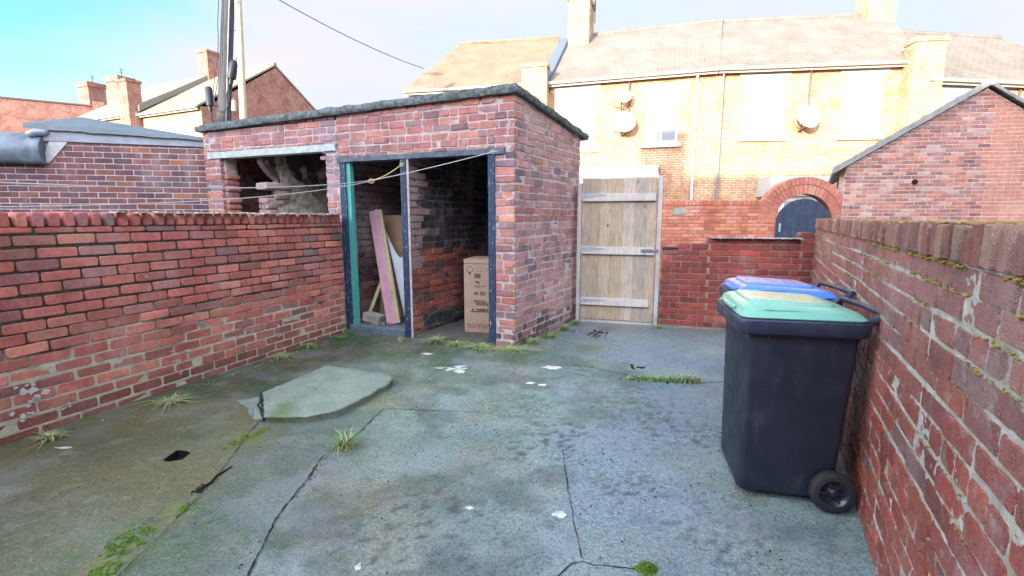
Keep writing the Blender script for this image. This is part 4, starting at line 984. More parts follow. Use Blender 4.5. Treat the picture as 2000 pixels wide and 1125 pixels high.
# ------------------------------------------------------------------ things kept in the shed
def text_mesh(name, s, size, mat, parent, loc, rot, ext=.0004, al='CENTER', bold=0.0):
    cu = bpy.data.curves.new(name, 'FONT'); cu.body = s; cu.size = size; cu.extrude = ext; cu.align_x = al; cu.align_y = 'CENTER'; cu.offset = bold
    t = bpy.data.objects.new(name, cu); col.objects.link(t)
    dg = bpy.context.evaluated_depsgraph_get(); me = bpy.data.meshes.new_from_object(t.evaluated_get(dg)); bpy.data.objects.remove(t)
    o = bpy.data.objects.new(name, me); col.objects.link(o); me.materials.clear(); me.materials.append(mat)
    o.parent = parent; o.location = loc; o.rotation_euler = rot; return o
m_card = simple('cardboard', (.40, .27, .22), .85, .25, 8, .3, 60); m_ink = simple('ink', (.045, .035, .035), .8, .1)
bx_rz = math.atan2(-.20, .98)
box = empty('cardboard_box', (-.575, 5.70, .03), bx_rz, label='tall brown cardboard freezer carton standing upside down in the right doorway', cat='box')
mb = MB(); mb.box((0, 0, 0), (.56, .50, .885), bev=.006); mb.build('carton', m_card, box)
mb = MB(); mb.box((.0, -.0012, .83), (.56, .0, .836)); mb.build('flap_seam', m_ink, box)
UP = (R(90), R(180), 0)          # upright on the front face, printed upside down
for s, sz, xx, zz, bo in (('master', .086, .235, .285, .0025), ('CHEST FREEZER', .044, .235, .372, .001), ('CF142EB', .040, .235, .405, .001), ('CE', .055, .235, .50, .002), ('UK', .04, .235, .50, .002), ('non CFC', .036, .235, .585, 0), ('2kg', .036, .155, .63, .0015)):
    al_ = 'RIGHT' if False else 'CENTER'
    text_mesh('printed_text', s, sz, m_ink, box, ({'CHEST FREEZER': .30, '2kg': .17, 'CE': .235, 'UK': .150}.get(s, .20), -.0016, zz - .02), UP, bold=bo)
mb = MB()
for i in range(9): mb.box((.128 + i * .009, -.0016, .66), (.128 + i * .009 + (.006 if i % 3 else .004), -.0006, .715))
mb.build('barcode', m_ink, box)
mb = MB()
for i in range(5):
    x0 = .035 + i * .062
    for (a, b, c_, d) in ((0, .05, .055, .058), (0, .05, .105, .108), (0, .003, .055, .108), (.047, .05, .055, .108)): mb.box((x0 + a, -.0016, c_), (x0 + b, -.0006, d))
    mb.box((x0 + .022, -.0016, .062), (x0 + .027, -.0006, .095)); mb.box((x0 + .012, -.0016, .085 - (i % 2) * .015), (x0 + .038, -.0006, .094 - (i % 2) * .015))
mb.build('handling_symbols', m_ink, box)
for (xx, rr) in ((.075, .04), (.190, .03), (.265, .026)):
    n = 20; mb = MB()
    for i in range(n):
        if i % 4 == 3 and xx > .1: continue
        a, b = 6.283 * i / n, 6.283 * (i + 1) / n; c_ = Vector((xx, -.0014, .765)); th = .86
        mb.add([c_ + Vector((rr * math.cos(a), 0, rr * math.sin(a))), c_ + Vector((rr * math.cos(b), 0, rr * math.sin(b))), c_ + Vector((rr * th * math.cos(b), 0, rr * th * math.sin(b))), c_ + Vector((rr * th * math.cos(a), 0, rr * th * math.sin(a)))], [(0, 1, 2, 3)])
    if xx < .1: mb.prism([(.06, -.0016, .735), (.09, -.0016, .735), (.075, -.0016, .69)], (0, .001, 0))
    mb.build('recycling_symbol', m_ink, box)

# left doorway clutter.  place(): point on the ground plan at front coordinate u, depth d
def SP(u, d, z=0.0): return V2(S0) + SD * u + WV * d + Vector((0, 0, z))
m_pink = simple('pink_board_face', (.62, .30, .48), .7, .25, 8, .2, 60); m_cream = simple('raw_board', (.52, .42, .30), .8, .3, 12, .3, 60)
def frame_mat(o, z, x):   # columns x, y, z
    z = z.normalized(); x = (x - z * x.dot(z)).normalized(); y = z.cross(x); return Matrix(((x.x, y.x, z.x, o.x), (x.y, y.y, z.y, o.y), (x.z, y.z, z.z, o.z), (0, 0, 0, 1)))
base_p = SP(1.715, .16, .092); top_p = SP(2.235, .50, 1.50)
M_ = frame_mat(base_p, top_p - base_p, -SD); Lb = (top_p - base_p).length
bd = empty('pink_boards', tuple(base_p), label='long pink-faced boards leaning in the middle doorway', cat='boards')
def part_w(mb, nm, mat, root): return build_local(mb, nm, mat, root)
mb = MB(); mb.box((-.09, 0, 0), (.055, .045, Lb), M=M_, bev=.004); mb.box((.057, .004, .0), (.100, .03, Lb - .02), M=M_, bev=.003); part_w(mb, 'raw_board', m_cream, bd)
mb = MB(); mb.box((-.066, -.008, 0.004), (-.012, -.0005, Lb - .003), M=M_, bev=.002); mb.box((-.008, -.009, 0.004), (.034, -.0005, Lb - .003), M=M_, bev=.002); part_w(mb, 'pink_face', m_pink, bd)
m_hb = simple('hardboard', (.42, .28, .18), .8, .3, 6, .2, 70)
mb = MB(); b2 = SP(1.95, .60, .09); t2 = SP(1.98, .80, 1.46); M2 = frame_mat(b2, t2 - b2, -SD)
mb.box((-.36, 0, 0), (.36, .012, 1.36), M=M2, bev=.003); o = mb.build('hardboard_sheet', m_hb); tag(o, 'brown hardboard sheet propped behind the pink boards', 'board')
m_wp = simple('white_panel', (.56, .60, .70), .4, .15, 6, .1, 60)
def WPt(u, z, e=0.0): return SP(u, .30 + .16 * z + e, z)
wp_ = [(2.09, 1.27), (1.99, 1.10), (1.90, .97), (1.83, .90), (1.77, .905), (1.46, .93), (1.46, .12), (1.62, .10), (1.66, .12), (1.80, .5), (1.95, .92)]
mb = MB(); mb.prism([WPt(u, z) for u, z in wp_], WV * .012)
o = fix(mb.build('white_panel', m_wp)); tag(o, 'white plastic panel with rounded corners leaning beside the pink boards', 'panel')
mb = MB(); a_, b_ = SP(2.17, .24, .12), SP(1.99, .32, .62); mb.box((-.022, -.012, 0), (.022, .012, (b_ - a_).length), M=frame_mat(a_, b_ - a_, -SD), bev=.002)
o = mb.build('timber_offcut', m_cream); tag(o, 'short pale timber offcut leaning behind the pink boards', 'timber')
mb = MB(); c_ = SP(1.98, .16, .15); mb.box((-.14, -.08, -.055), (.11, .07, .055), M=Matrix.Translation(c_) @ Matrix.Rotation(-.35, 4, 'Z') @ Matrix.Rotation(.16, 4, 'Y'), bev=.012)
o = mb.build('stone_block', simple('pale_block', (.36, .32, .30), .9, .6, 12, 1, 40)); tag(o, 'broken pale block lying on the step in the middle doorway', 'block')
mb = MB()
for i in range(14): lump(mb, SP(2.04 - rnd.uniform(0, .35), rnd.uniform(.03, .22), .10), rnd.uniform(.012, .03), .6)
o = mb.build('rubble', simple('rubble', (.24, .23, .22), .95, .6, 30)); tag(o, 'small rubble beside the teal post', 'rubble', kind='stuff')

# ------------------------------------------------------------------ washing lines
m_line = simple('white_rope', (.62, .60, .64), .7, .2, 80, .4, 300); m_yl = simple('yellow_rope', (.60, .52, .20), .7, .2, 80, .4, 300)
def rope(name, pts, r_, mat, lab, sag=0.0, n=28):
    P = []
    for i in range(len(pts) - 1):
        a, b = Vector(pts[i]), Vector(pts[i + 1])
        for t in range(n): f = t / n; P.append(a.lerp(b, f) - Vector((0, 0, sag * 4 * f * (1 - f) if i == 0 else sag * .2 * f * (1 - f))))
    P.append(Vector(pts[-1])); mb = MB(); mb.tube(P, r_, 6); return tag(mb.build(name, mat), lab, 'washing line')
hook = Sk.P(.235, 2.075, .03); knot = Vector((-1.55, 5.42, 1.80)); pst = Sk.P(1.36, 1.99, .03)
# anchored to the house wall behind the camera on the left
r1 = rope('washing_line', [(-2.9, -1.6, 1.72), knot + Vector((.02, 0, .01)), hook], .0036, m_line, 'white washing line running from the right door post to the left, the upper one', sag=.22)
mb = MB()
for i in range(4): mb.tube([hook + Vector((.02 * math.cos(a), .004, .02 * math.sin(a))) for a in [j * .7 + i for j in range(8)]], .0035, 5)
mb.tube([hook, hook + Vector((.05, -.01, .01)), hook + Vector((.07, -.01, -.01))], .0035, 5)
o = mb.build('knot', m_line, r1)
r2 = rope('washing_line', [(-2.9, -1.6, 1.60), knot], .0034, m_line, 'white washing line, the lower one, ending in the knot', sag=.26)
mb = MB(); P = [pst.lerp(knot, t / 8) + Vector((0, 0, -.02 * math.sin(t / 8 * 3.14))) for t in range(9)]; mb.tube(P, .005, 6)
mb.tube([knot + Vector((.03 * math.cos(a), 0, .022 * math.sin(a))) for a in [j * .6 for j in range(12)]], .005, 6)
for i in range(2): mb.tube([pst + Vector((.018 * math.cos(a), .004, .018 * math.sin(a))) for a in [j * .7 + i for j in range(9)]], .005, 6)
o = mb.build('rope_end', m_yl); tag(o, 'short yellow rope tied from the knot to the middle door post', 'rope')

# ------------------------------------------------------------------ neighbour's garage on the left
m_felt = simple('roof_felt', (.145, .175, .225), .45, .5, 5, .4, 25); m_lead = simple('lead_flashing', (.36, .40, .50), .45, .4, 9, .5, 18, .5, .1)
ga0, ga1 = (-6.95, 6.36), (-4.30, 6.93)
F = WallFrame(ga0, ga1, (0, 0)); gar = empty('brick_garage', tuple(F.A), label='purple-brown brick garage wall with white joints and a grey felt roof, left of the shed', cat='garage')
ztg = lambda u: 2.385 + (F.len - u) * .018
mb = MB(); bricks(mb, F, [(0, F.len, .6, 2.5)], PAL_GARAGE, ztop=lambda u: 2.42 - .035 * u / F.len if u > .72 else 2.10 + max(0, (u - .52)) * 1.5, r=.004, ch=0, jit=.0008, wob=0, protr=.0015) if False else bricks(mb, F, [(0, F.len, .6, 2.5)], PAL_GARAGE, ztop=lambda u: (2.40 - .02 * u / F.len) if u > .78 else 2.12, r=.004, jit=.0008, wob=0, protr=.0015, j=.011)
build_local(mb, 'brick_face', m_gar, gar)
mb = MB(); slab(mb, F, [(0, .78, -.1, 2.12), (.78, F.len, -.1, 2.40)], .2, -.005); fix(build_local(mb, 'mortar', m_gar_mo, gar))
mb = MB(); e0, e1 = .74, F.len + .02
A_ = lambda u, z, o_: F.P(u, z, o_)
mb.prism([A_(e0, 2.40, .02), A_(e1, 2.375, .02), A_(e1, 2.46, .02), A_(e0, 2.60, .02)], -F.n * .03)
part = fix(build_local(mb, 'fascia', m_lead, gar))
mb = MB()
N = 30; top = [A_(e0 - .1 + (e1 - e0 + .1) * i / N, 2.62 - .125 * i / N + .012 * noise.noise(Vector((i * .4, 0, 0))), .035) for i in range(N + 1)]
frt = [A_(e0 - .1 + (e1 - e0 + .1) * i / N, 2.545 - .085 * i / N + .02 * noise.noise(Vector((i * .5, 3, 0))), .055) for i in range(N + 1)]
bck = [A_(e0 + .35 + (e1 - e0 - .35) * i / N, 2.78 - .245 * i / N, -.35) for i in range(N + 1)]; bk2 = [p - F.n * 4 - Vector((0, 0, .5)) for p in bck]
for X, Y in ((frt, top), (top, bck), (bck, bk2)): mb.add(X + Y, [(i, i + 1, N + 2 + i, N + 1 + i) for i in range(N)], smooth=False)
build_local(mb, 'felt_roof', m_felt, gar)
# lower bulging felt roof at the far left with its eaves gutter
mb = MB(); rings = []
prof = [(2.10, .03), (2.10, .08), (2.14, .10), (2.20, .12), (2.27, .125), (2.34, .11), (2.41, .07), (2.47, .01), (2.51, -.10), (2.56, -.6), (2.3, -3.0)]
for i in range(70):
    u = -1.6 + 2.42 * i / 69; rings.append([F.P(u, z + (.02 * noise.noise(Vector((u * 3, z * 9, 0)))), o_ + .03 * noise.noise(Vector((u * 7, z * 7, 2))) + .02 * noise.noise(Vector((u * 19, z * 9, 2)))) for (z, o_) in prof])
n = len(prof); vs = [v for r_ in rings for v in r_]; mb.add(vs, [(i * n + q, i * n + q + 1, (i + 1) * n + q + 1, (i + 1) * n + q) for i in range(69) for q in range(n - 1)], smooth=True)
mb.prism(rings[-1][:9] + [F.P(.82, 2.10, -.05)], F.d * .004)
fix(build_local(mb, 'bulging_felt', simple('silver_felt', (.20, .245, .33), .45, .8, 5, .9, 14), gar))
mb = MB(); mb.prism([F.P(.80, 2.12, .004), F.P(.86, 2.12, .004), F.P(1.10, 2.40, .004), F.P(.90, 2.42, .004), F.P(.84, 2.3, .004)], F.n * .008)
fix(build_local(mb, 'mortar_fillet', simple('white_fillet', (.60, .57, .60), .9, .4, 20), gar))
mb = MB(); mb.tube([F.P(.70, 2.46, .06), F.P(.78, 2.50, .06), F.P(.86, 2.50, .03), F.P(.92, 2.56, 0)], [.05, .05, .04, .03], 8); build_local(mb, 'folded_flashing', m_lead, gar)

# ------------------------------------------------------------------ pole and lamp
m_pole = NT('grey_timber_pole'); v_ = m_pole.mapping(m_pole.obj, (8, 8, .5)); f_ = m_pole.noise(5, 7, .7, vec=v_)
m_pole = m_pole.done(m_pole.mix(m_pole.ramp(f_, .35, .65), (.10, .105, .12), (.045, .05, .06)), .85, m_pole.bump(f_, .8, .01))
P0 = Vector((-7.37, 12, -.1)); Pt = Vector((-6.43, 12, 7.6)); ax = (Pt - P0)
pole = empty('utility_pole', tuple(P0), label='leaning grey timber telegraph pole with black cable boxes behind the shed', cat='pole')
def pp(z, dx=0.0, dy=0.0): t = (z + .1) / 7.7; return P0 + ax * t + Vector((dx, dy, 0))
mb = MB(); mb.tube([pp(-.1 + 7.7 * i / 12) for i in range(13)], [.175 - .05 * i / 12 for i in range(13)], 16); build_local(mb, 'post', m_pole, pole)
m_blk = simple('black_fitting', (.02, .025, .04), .45, .3); m_cab = simple('grey_cable', (.035, .045, .07), .6, .3)
for (dx, z0, z1, ang, r_) in ((-.27, 4.02, 4.45, 0, .075),):
    mb = MB(); c0 = pp(z0, dx, -.12); mb.tube([c0, c0 + Vector((0, 0, .03)), c0 + Vector((0, 0, z1 - z0 - .04)), c0 + Vector((0, 0, z1 - z0))], [.085, .08, .078, .05], 14); mb.tube([c0 + Vector((0, 0, .02)), c0 + Vector((.14, .02, .01)), c0 + Vector((.27, .1, -.04))], .025, 8)
    mb.tube([c0 + Vector((-.01, 0, -.0)), c0 + Vector((.0, 0, -.12))], .045, 8); build_local(mb, 'cable_box', m_blk, pole)
mb = MB(); c0 = pp(4.62, .21, -.12); d_ = Vector((.10, 0, .42)); mb.tube([c0, c0 + d_ * .12, c0 + d_ * .75, c0 + d_ * .95, c0 + d_], [.09, .10, .095, .075, .03], 14); 
mb.tube([c0, c0 - d_ * .3], .05, 8); build_local(mb, 'dome_joint', m_blk, pole)
def wav(pts, r_, mat, nm, root):
    mb = MB(); out_ = []
    for i in range(len(pts) - 1):
        for t in range(6): out_.append(Vector(pts[i]).lerp(Vector(pts[i + 1]), t / 6))
    out_.append(Vector(pts[-1])); 
    for _ in range(3): out_ = [out_[0]] + [(out_[i - 1] + out_[i] + out_[i + 1]) / 3 for i in range(1, len(out_) - 1)] + [out_[-1]]
    mb.tube(out_, r_, 6); return build_local(mb, nm, mat, root)
wav([pp(7.4, -.10, -.13), pp(5.9, -.15, -.14), pp(5.4, -.10, -.15), pp(4.9, -.13, -.16), pp(4.3, -.19, -.16), pp(3.95, -.12, -.18), pp(3.86, .02, -.18), pp(3.95, .16, -.16), pp(4.2, .19, -.14), pp(4.5, .15, -.14)], .009, m_cab, 'cable', pole)
wav([pp(7.4, -.02, -.15), pp(6, -.05, -.16), pp(5, -.02, -.17), pp(4.4, -.10, -.17), pp(4.1, -.16, -.17), pp(3.98, -.05, -.18)], .009, m_cab, 'cable', pole)
wav([pp(4.6, .22, -.13), pp(4.35, .13, -.15), pp(4.0, .12, -.15), pp(3.6, .10, -.15), pp(2.5, .10, -.16)], .008, m_cab, 'cable', pole)
wav([pp(3.95, -.27, -.12), pp(3.75, -.22, -.13), pp(3.5, -.12, -.15), pp(3.1, -.05, -.16)], .02, m_cab, 'cable', pole)
wav([pp(6.9, .10, -.12), pp(5.5, .10, -.12), pp(4.2, .12, -.12), pp(3, .12, -.13)], .012, simple('pale_conduit', (.45, .45, .5), .5), 'conduit', pole)
for (z, sx) in ((5.18, -1), (5.72, 1), (5.05, 1), (6.3, 1)):
    mb = MB(); a = pp(z, sx * .12, -.05); mb.tube([a, a + Vector((sx * .15, 0, -.01)), a + Vector((sx * .15, 0, .06))], .009, 6); build_local(mb, 'climbing_step', m_cab, pole)
rp_ = MB(); a, b = pp(7.0, .05, 0), Vector((-3.2, 18.4, 6.75)); P = [a.lerp(b, t / 30) - Vector((0, 0, .5 * 4 * (t / 30) * (1 - t / 30) * .35)) for t in range(31)]
rp_.tube(P, .011, 5); o = rp_.build('telephone_wire', m_cab); tag(o, 'thin telephone wire crossing the sky from the pole to the terrace', 'wire')
lamp = empty('lamp_post', (-7.62, 14, -.1), label='cream painted street lamp column right behind the telegraph pole', cat='lamp post')
m_lamp = simple('cream_paint', (.52, .50, .36), .5, .25, 5)
mb = MB(); mb.tube([(0, 0, 0), (0, 0, 1.2), (.02, 0, 1.3), (.22, 0, 7.5)], [.12, .12, .10, .085], 16); mb.build('column', m_lamp, lamp)
mb = MB(); mb.tube([(.22, 0, 7.5), (.22, -.1, 8.0), (.22, -.7, 8.3), (.22, -1.0, 8.32)], .04, 10); mb.build('arm', m_lamp, lamp)
mb = MB(); mb.box((.08, -1.6, 8.26), (.36, -.95, 8.42), bev=.05); mb.build('lantern', m_galv, lamp)
mb = MB(); mb.box((-.22, -.16, 4.42), (-.04, -.05, 4.72), bev=.02); mb.build('control_box', simple('white_box', (.6, .58, .55), .5), lamp)

# ------------------------------------------------------------------ wall across the lane with the arched gateway
OA, OB = (.9, 10.75), (5.70, 10.42); F = WallFrame(OA, OB, (3, 0)); ow = empty('brick_wall', tuple(F.A), label='orange brick yard wall across the lane, left of the arched door', cat='wall')
mb = MB(); bricks(mb, F, [(0, F.len, 0, 1.655)], PAL_ORANGE, r=.004, jit=.001, wob=.001, protr=.002); build_local(mb, 'brick_face', m_orange, ow)
mb = MB(); coping(mb, F, 0, F.len - .28, 1.66, .11, PAL_ORANGE, depth=.22); build_local(mb, 'coping', m_orange, ow)
mb = MB(); slab(mb, F, [(0, F.len, -.1, 1.655), (0, F.len - .3, 1.655, 1.75)], .2, -.005); fix(build_local(mb, 'mortar', m_orange_mo, ow))
mb = MB(); mb.prism([F.P(2.58, 1.47, .003), F.P(2.86, 1.47, .003), F.P(2.86, 1.60, .003), F.P(2.60, 1.61, .003)], F.n * .01); fix(build_local(mb, 'stone_patch', simple('grey_patch', (.33, .36, .30), .9, .5, 9), ow))
m_wpaint = simple('faded_white_paint', (.62, .30, .22), .9, .6, 14)
tx = text_mesh('painted_number', '2 5', .34, m_wpaint, None, tuple(F.P(F.len - .42, 1.22, .006)), (R(90), 0, math.atan2(F.d.y, F.d.x)), .001); tx.parent = ow; tx.matrix_parent_inverse = Matrix.Translation(-Vector(ow.location))
mb = MB(); mb.prism([F.P(F.len - .60, .80, .003), F.P(F.len - .48, .80, .003), F.P(F.len - .48, 1.04, .003), F.P(F.len - .60, 1.04, .003)], F.n * .002); fix(build_local(mb, 'paint_smear', simple('pink_smear', (.58, .28, .22), .9), ow))
# arch
AC = Vector((6.22, 10.40, 1.30)); ad_ = Vector((1, -.06, 0)).normalized(); an = Vector((-.06, -1, 0)).normalized()
arch = empty('brick_arch', (AC.x, AC.y, 0), label='double ring brick arch over the dark garden door', cat='arch')
AP = lambda a, r_, o_: AC + ad_ * (r_ * math.cos(a)) + Vector((0, 0, r_ * math.sin(a))) + an * o_
for (r0, r1, nn) in ((.60, .785, 25), (.80, .955, 31)):
    mb = MB()
    for i in range(nn):
        a0, a1 = math.pi * (i + .05) / nn, math.pi * (i + .95) / nn; c = pick(PAL_ORANGE, 1.0); c = lerp3(c, (.5, .2, .16), .5)
        cen = (a0 + a1) / 2
        def Pq(u, z, o_=0.0): return AP(cen, 0, o_) + (ad_ * math.cos(cen) + Vector((0, 0, math.sin(cen)))) * z + (-ad_ * math.sin(cen) + Vector((0, 0, math.cos(cen)))) * u
        w0, w1 = r0 * (a1 - a0) / 2, r1 * (a1 - a0) / 2
        one_brick(mb, Pq, [(-w0, r0), (w0, r0), (w1, r1), (-w1, r1)], c, -.22, .012, r=.005, ch=.004, jit=.001)
    build_local(mb, 'arch_ring', m_orange, arch)
mb = MB()
n = 30; vs = []
for rr_i in (.60, .955):
    for o_ in (.0, -.2): vs += [AP(math.pi * i / n, rr_i, o_) for i in range(n + 1)]
q = n + 1; fs = []
for i in range(n): fs += [(i, i + 1, 2 * q + i + 1, 2 * q + i), (q + i, q + i + 1, 3 * q + i + 1, 3 * q + i), (i, i + 1, q + i + 1, q + i), (2 * q + i, 2 * q + i + 1, 3 * q + i + 1, 3 * q + i)]
mb.add(vs, fs); fix(build_local(mb, 'arch_mortar', m_orange_mo, arch))
FJ = WallFrame(tuple((AC + ad_ * .60)[:2]), tuple((AC + ad_ * .98)[:2]), (3, 0)); mb = MB(); bricks(mb, FJ, [(0, .38, 0, 1.29)], PAL_ORANGE, r=.004, jit=.001, back=-.2); build_local(mb, 'jamb_bricks', m_orange, arch)
mb = MB(); slab(mb, FJ, [(0, .38, -.1, 1.30)], .2, -.005); fix(build_local(mb, 'jamb_mortar', m_orange_mo, arch))
dm = NT('blue_black_paint'); c = dm.mix(dm.ramp(dm.noise(11, 6, .7), .5, .7, 0, .7), (.030, .042, .078), (.08, .10, .17)); dm = dm.done(c, .5, dm.bump(dm.noise(60, 4), .3, .004))
door = empty('arched_door', (AC.x, AC.y - .02, 0), math.atan2(ad_.y, ad_.x), label='blue-black plank door with a rounded top in the arched gateway', cat='door')
xs = [-.57 + i * .163 for i in range(8)]
for i in range(7):
    x0, x1 = xs[i] + .003, min(xs[i + 1] - .003, .57); ht = lambda x: 1.22 + math.sqrt(max(0, .59 ** 2 - x * x)) * .98
    mb = MB(); mb.prism([(x0, 0, .0), (x1, 0, .0), (x1, 0, ht(x1)), ((x0 + x1) / 2, 0, ht((x0 + x1) / 2) + .002), (x0, 0, ht(x0))], (0, .03, 0)); fix(mb.build('plank', dm, door))
mb = MB(); mb.box((-.50, -.012, 1.10), (-.46, 0, 1.28), bev=.003); mb.tube([(-.48, -.03, 1.15), (-.48, -.03, 1.24)], .008, 6); mb.build('handle', m_galv, door)

# ------------------------------------------------------------------ gabled outbuilding on the right
HA_, HB_ = (6.98, 10.30), (13.2, 9.35); F = WallFrame(HA_, HB_, (5, 0)); ob = empty('brick_outbuilding', tuple(F.A), label='gabled brick outbuilding with a slate roof beyond the right wall', cat='outbuilding')
au = 2.40
def ztb(u): return 2.44 + u * (3.93 - 2.44) / au if u < au else 3.93 - (u - au) * .62
ztb.brk = [au]
def gt(u, z, c):
    if u > 2.48: return lerp3(c, (.55, .24, .17), .8)
    if rnd.random() < .18: return lerp3(c, (.56, .40, .36), .6)
    return c
mb = MB(); bricks(mb, F, [(.0, 5.6, 0, 4.0)], PAL_GABLE, ztop=ztb, r=.004, jit=.002, wob=.002, protr=.002, tint=gt, skip=.0); build_local(mb, 'brick_face', m_gab, ob)
mb = MB(); slab(mb, F, [(0, 5.6, -.1, 4.0)], .25, -.006, ztop=ztb); fix(build_local(mb, 'mortar', m_gab_mo, ob))
mb = MB(); OD = Vector((.53, .85, 0)); mb.prism([F.P(0, -.1, -.01), F.P(0, 2.44, -.01), F.P(0, 2.44, -.01) + OD * 5, F.P(0, -.1, -.01) + OD * 5], F.d * .2); fix(build_local(mb, 'side_wall', m_gab_mo, ob))
m_slate = simple('slate', (.27, .26, .265), .7, .4, 7, .4, 30)
mb = MB(); e_ = -.30
for sgn in (0, 1):
    if sgn == 0: a, b = F.P(e_, ztb(0) - .145, .10), F.P(au, 3.965, .10)
    else: a, b = F.P(au, 3.965, .10), F.P(5.4, 3.965 - (5.4 - au) * .62, .10)
    for q in range(14):
        p, r_ = a.lerp(b, q / 14), a.lerp(b, (q + 1.04) / 14); lift = Vector((0, 0, .012)); up_ = Vector((0, 0, .13 if sgn == 0 else .07))
        if sgn == 0: p, r_ = p + lift, r_
        else: r_ = r_ + lift
        mb.prism([p, r_, r_ + up_ + Vector((0, 0, rnd.uniform(-.008, .008))), p + up_ + Vector((0, 0, rnd.uniform(-.008, .008)))], OD * 5.2)
fix(build_local(mb, 'roof', m_slate, ob))
mb = MB(); mb.tube([F.P(au, 4.02, .12), F.P(au, 4.02, .12) + OD * 5.2], .07, 8); build_local(mb, 'ridge_tile', m_slate, ob)
mb = MB(); mb.tube([F.P(1.31, 2.13, -.02), F.P(1.31, 2.13, .012)], .055, 14); build_local(mb, 'vent_hole', simple('black_hole', (.01, .01, .01), 1), ob)

# ------------------------------------------------------------------ terrace houses
def facade_mat(name, b1, b2, mo, scale=1.0, roughb=.3):
    k = NT(name); X = k.sep(k.obj); v = k.comb(k.math('ADD', X[0], X[1]), X[2], 0.0)
    br = k.n('ShaderNodeTexBrick'); k.set(br.inputs['Vector'], v); br.inputs['Color1'].default_value = (*b1, 1); br.inputs['Color2'].default_value = (*b2, 1); br.inputs['Mortar'].default_value = (*mo, 1)
    br.inputs['Scale'].default_value = 1.0; br.inputs['Brick Width'].default_value = .23 * scale; br.inputs['Row Height'].default_value = .077 * scale; br.inputs['Mortar Size'].default_value = .011 * scale; br.inputs['Mortar Smooth'].default_value = .1
    c = k.mix(k.ramp(k.noise(2.2, 7, .75), .42, .62, 0, .65), br.outputs['Color'], tuple(x * f_ for x, f_ in zip(b1, (.62, .48, .40)))); c = k.mix(k.ramp(k.noise(9, 5, .7, vec=k.mapping(k.pos, (1, 1, 3.5))), .54, .66, 0, .6), c, tuple(x * f_ for x, f_ in zip(b1, (.8, .55, .4)))); c = k.mix(k.ramp(k.noise(14, 5, .7), .55, .68, 0, .5), c, tuple(min(1, x * 1.4) for x in mo))
    h = k.math('ADD', k.ramp(br.outputs['Fac'], 0, 1, 1, 0), k.math('MULTIPLY', k.noise(40, 5), .6))
    return k.done(c, .9, k.bump(h, .7, .012), .15)
def tile_mat(name, a, b, w_=.26, hgt_=.16):
    k = NT(name); X = k.sep(k.obj); v = k.comb(X[0], k.math('ADD', k.math('MULTIPLY', X[1], .9), k.math('MULTIPLY', X[2], .9)), 0.0)
    br = k.n('ShaderNodeTexBrick'); k.set(br.inputs['Vector'], v); br.inputs['Color1'].default_value = (*a, 1); br.inputs['Color2'].default_value = (*b, 1); br.inputs['Mortar'].default_value = (*[x * .45 for x in a], 1)
    br.inputs['Scale'].default_value = 1.0; br.inputs['Brick Width'].default_value = w_; br.inputs['Row Height'].default_value = hgt_; br.inputs['Mortar Size'].default_value = .008
    c = k.mix(k.ramp(k.noise(1.2, 6, .7), .4, .65, 0, .5), br.outputs['Color'], tuple(x * 1.35 for x in b)); c = k.mix(k.ramp(k.noise(8, 6, .7), .55, .7, 0, .4), c, (.10, .10, .09))
    return k.done(c, .8, k.bump(k.ramp(br.outputs['Fac'], 0, 1, 1, 0), .6, .015), .2)
m_buff = facade_mat('buff_terrace_brick', (.50, .27, .14), (.58, .32, .18), (.70, .56, .44)); m_redt = facade_mat('red_terrace_brick', (.42, .16, .11), (.50, .20, .13), (.48, .36, .31))
m_slr = tile_mat('grey_slates', (.185, .160, .145), (.215, .188, .17)); m_otr = tile_mat('orange_tiles', (.215, .145, .105), (.25, .17, .125))
m_upvc = simple('white_frame', (.70, .70, .72), .4, .05, 5, .05); m_stone = simple('painted_stone', (.52, .50, .47), .7, .15, 5)
gk = NT('window_glass'); m_glass = gk.done((.30, .34, .38), .08, None, .8); m_gutter = simple('cream_gutter', (.60, .54, .46), .5, .3); m_pipe = simple('grey_pipe', (.26, .24, .24), .5, .2)
m_dish = simple('satellite_white', (.40, .35, .28), .5, .1); m_rust = simple('rusty_bracket', (.30, .12, .08), .8, .4)
m_nets = simple('net_curtain', (.25, .255, .29), .9, .1)

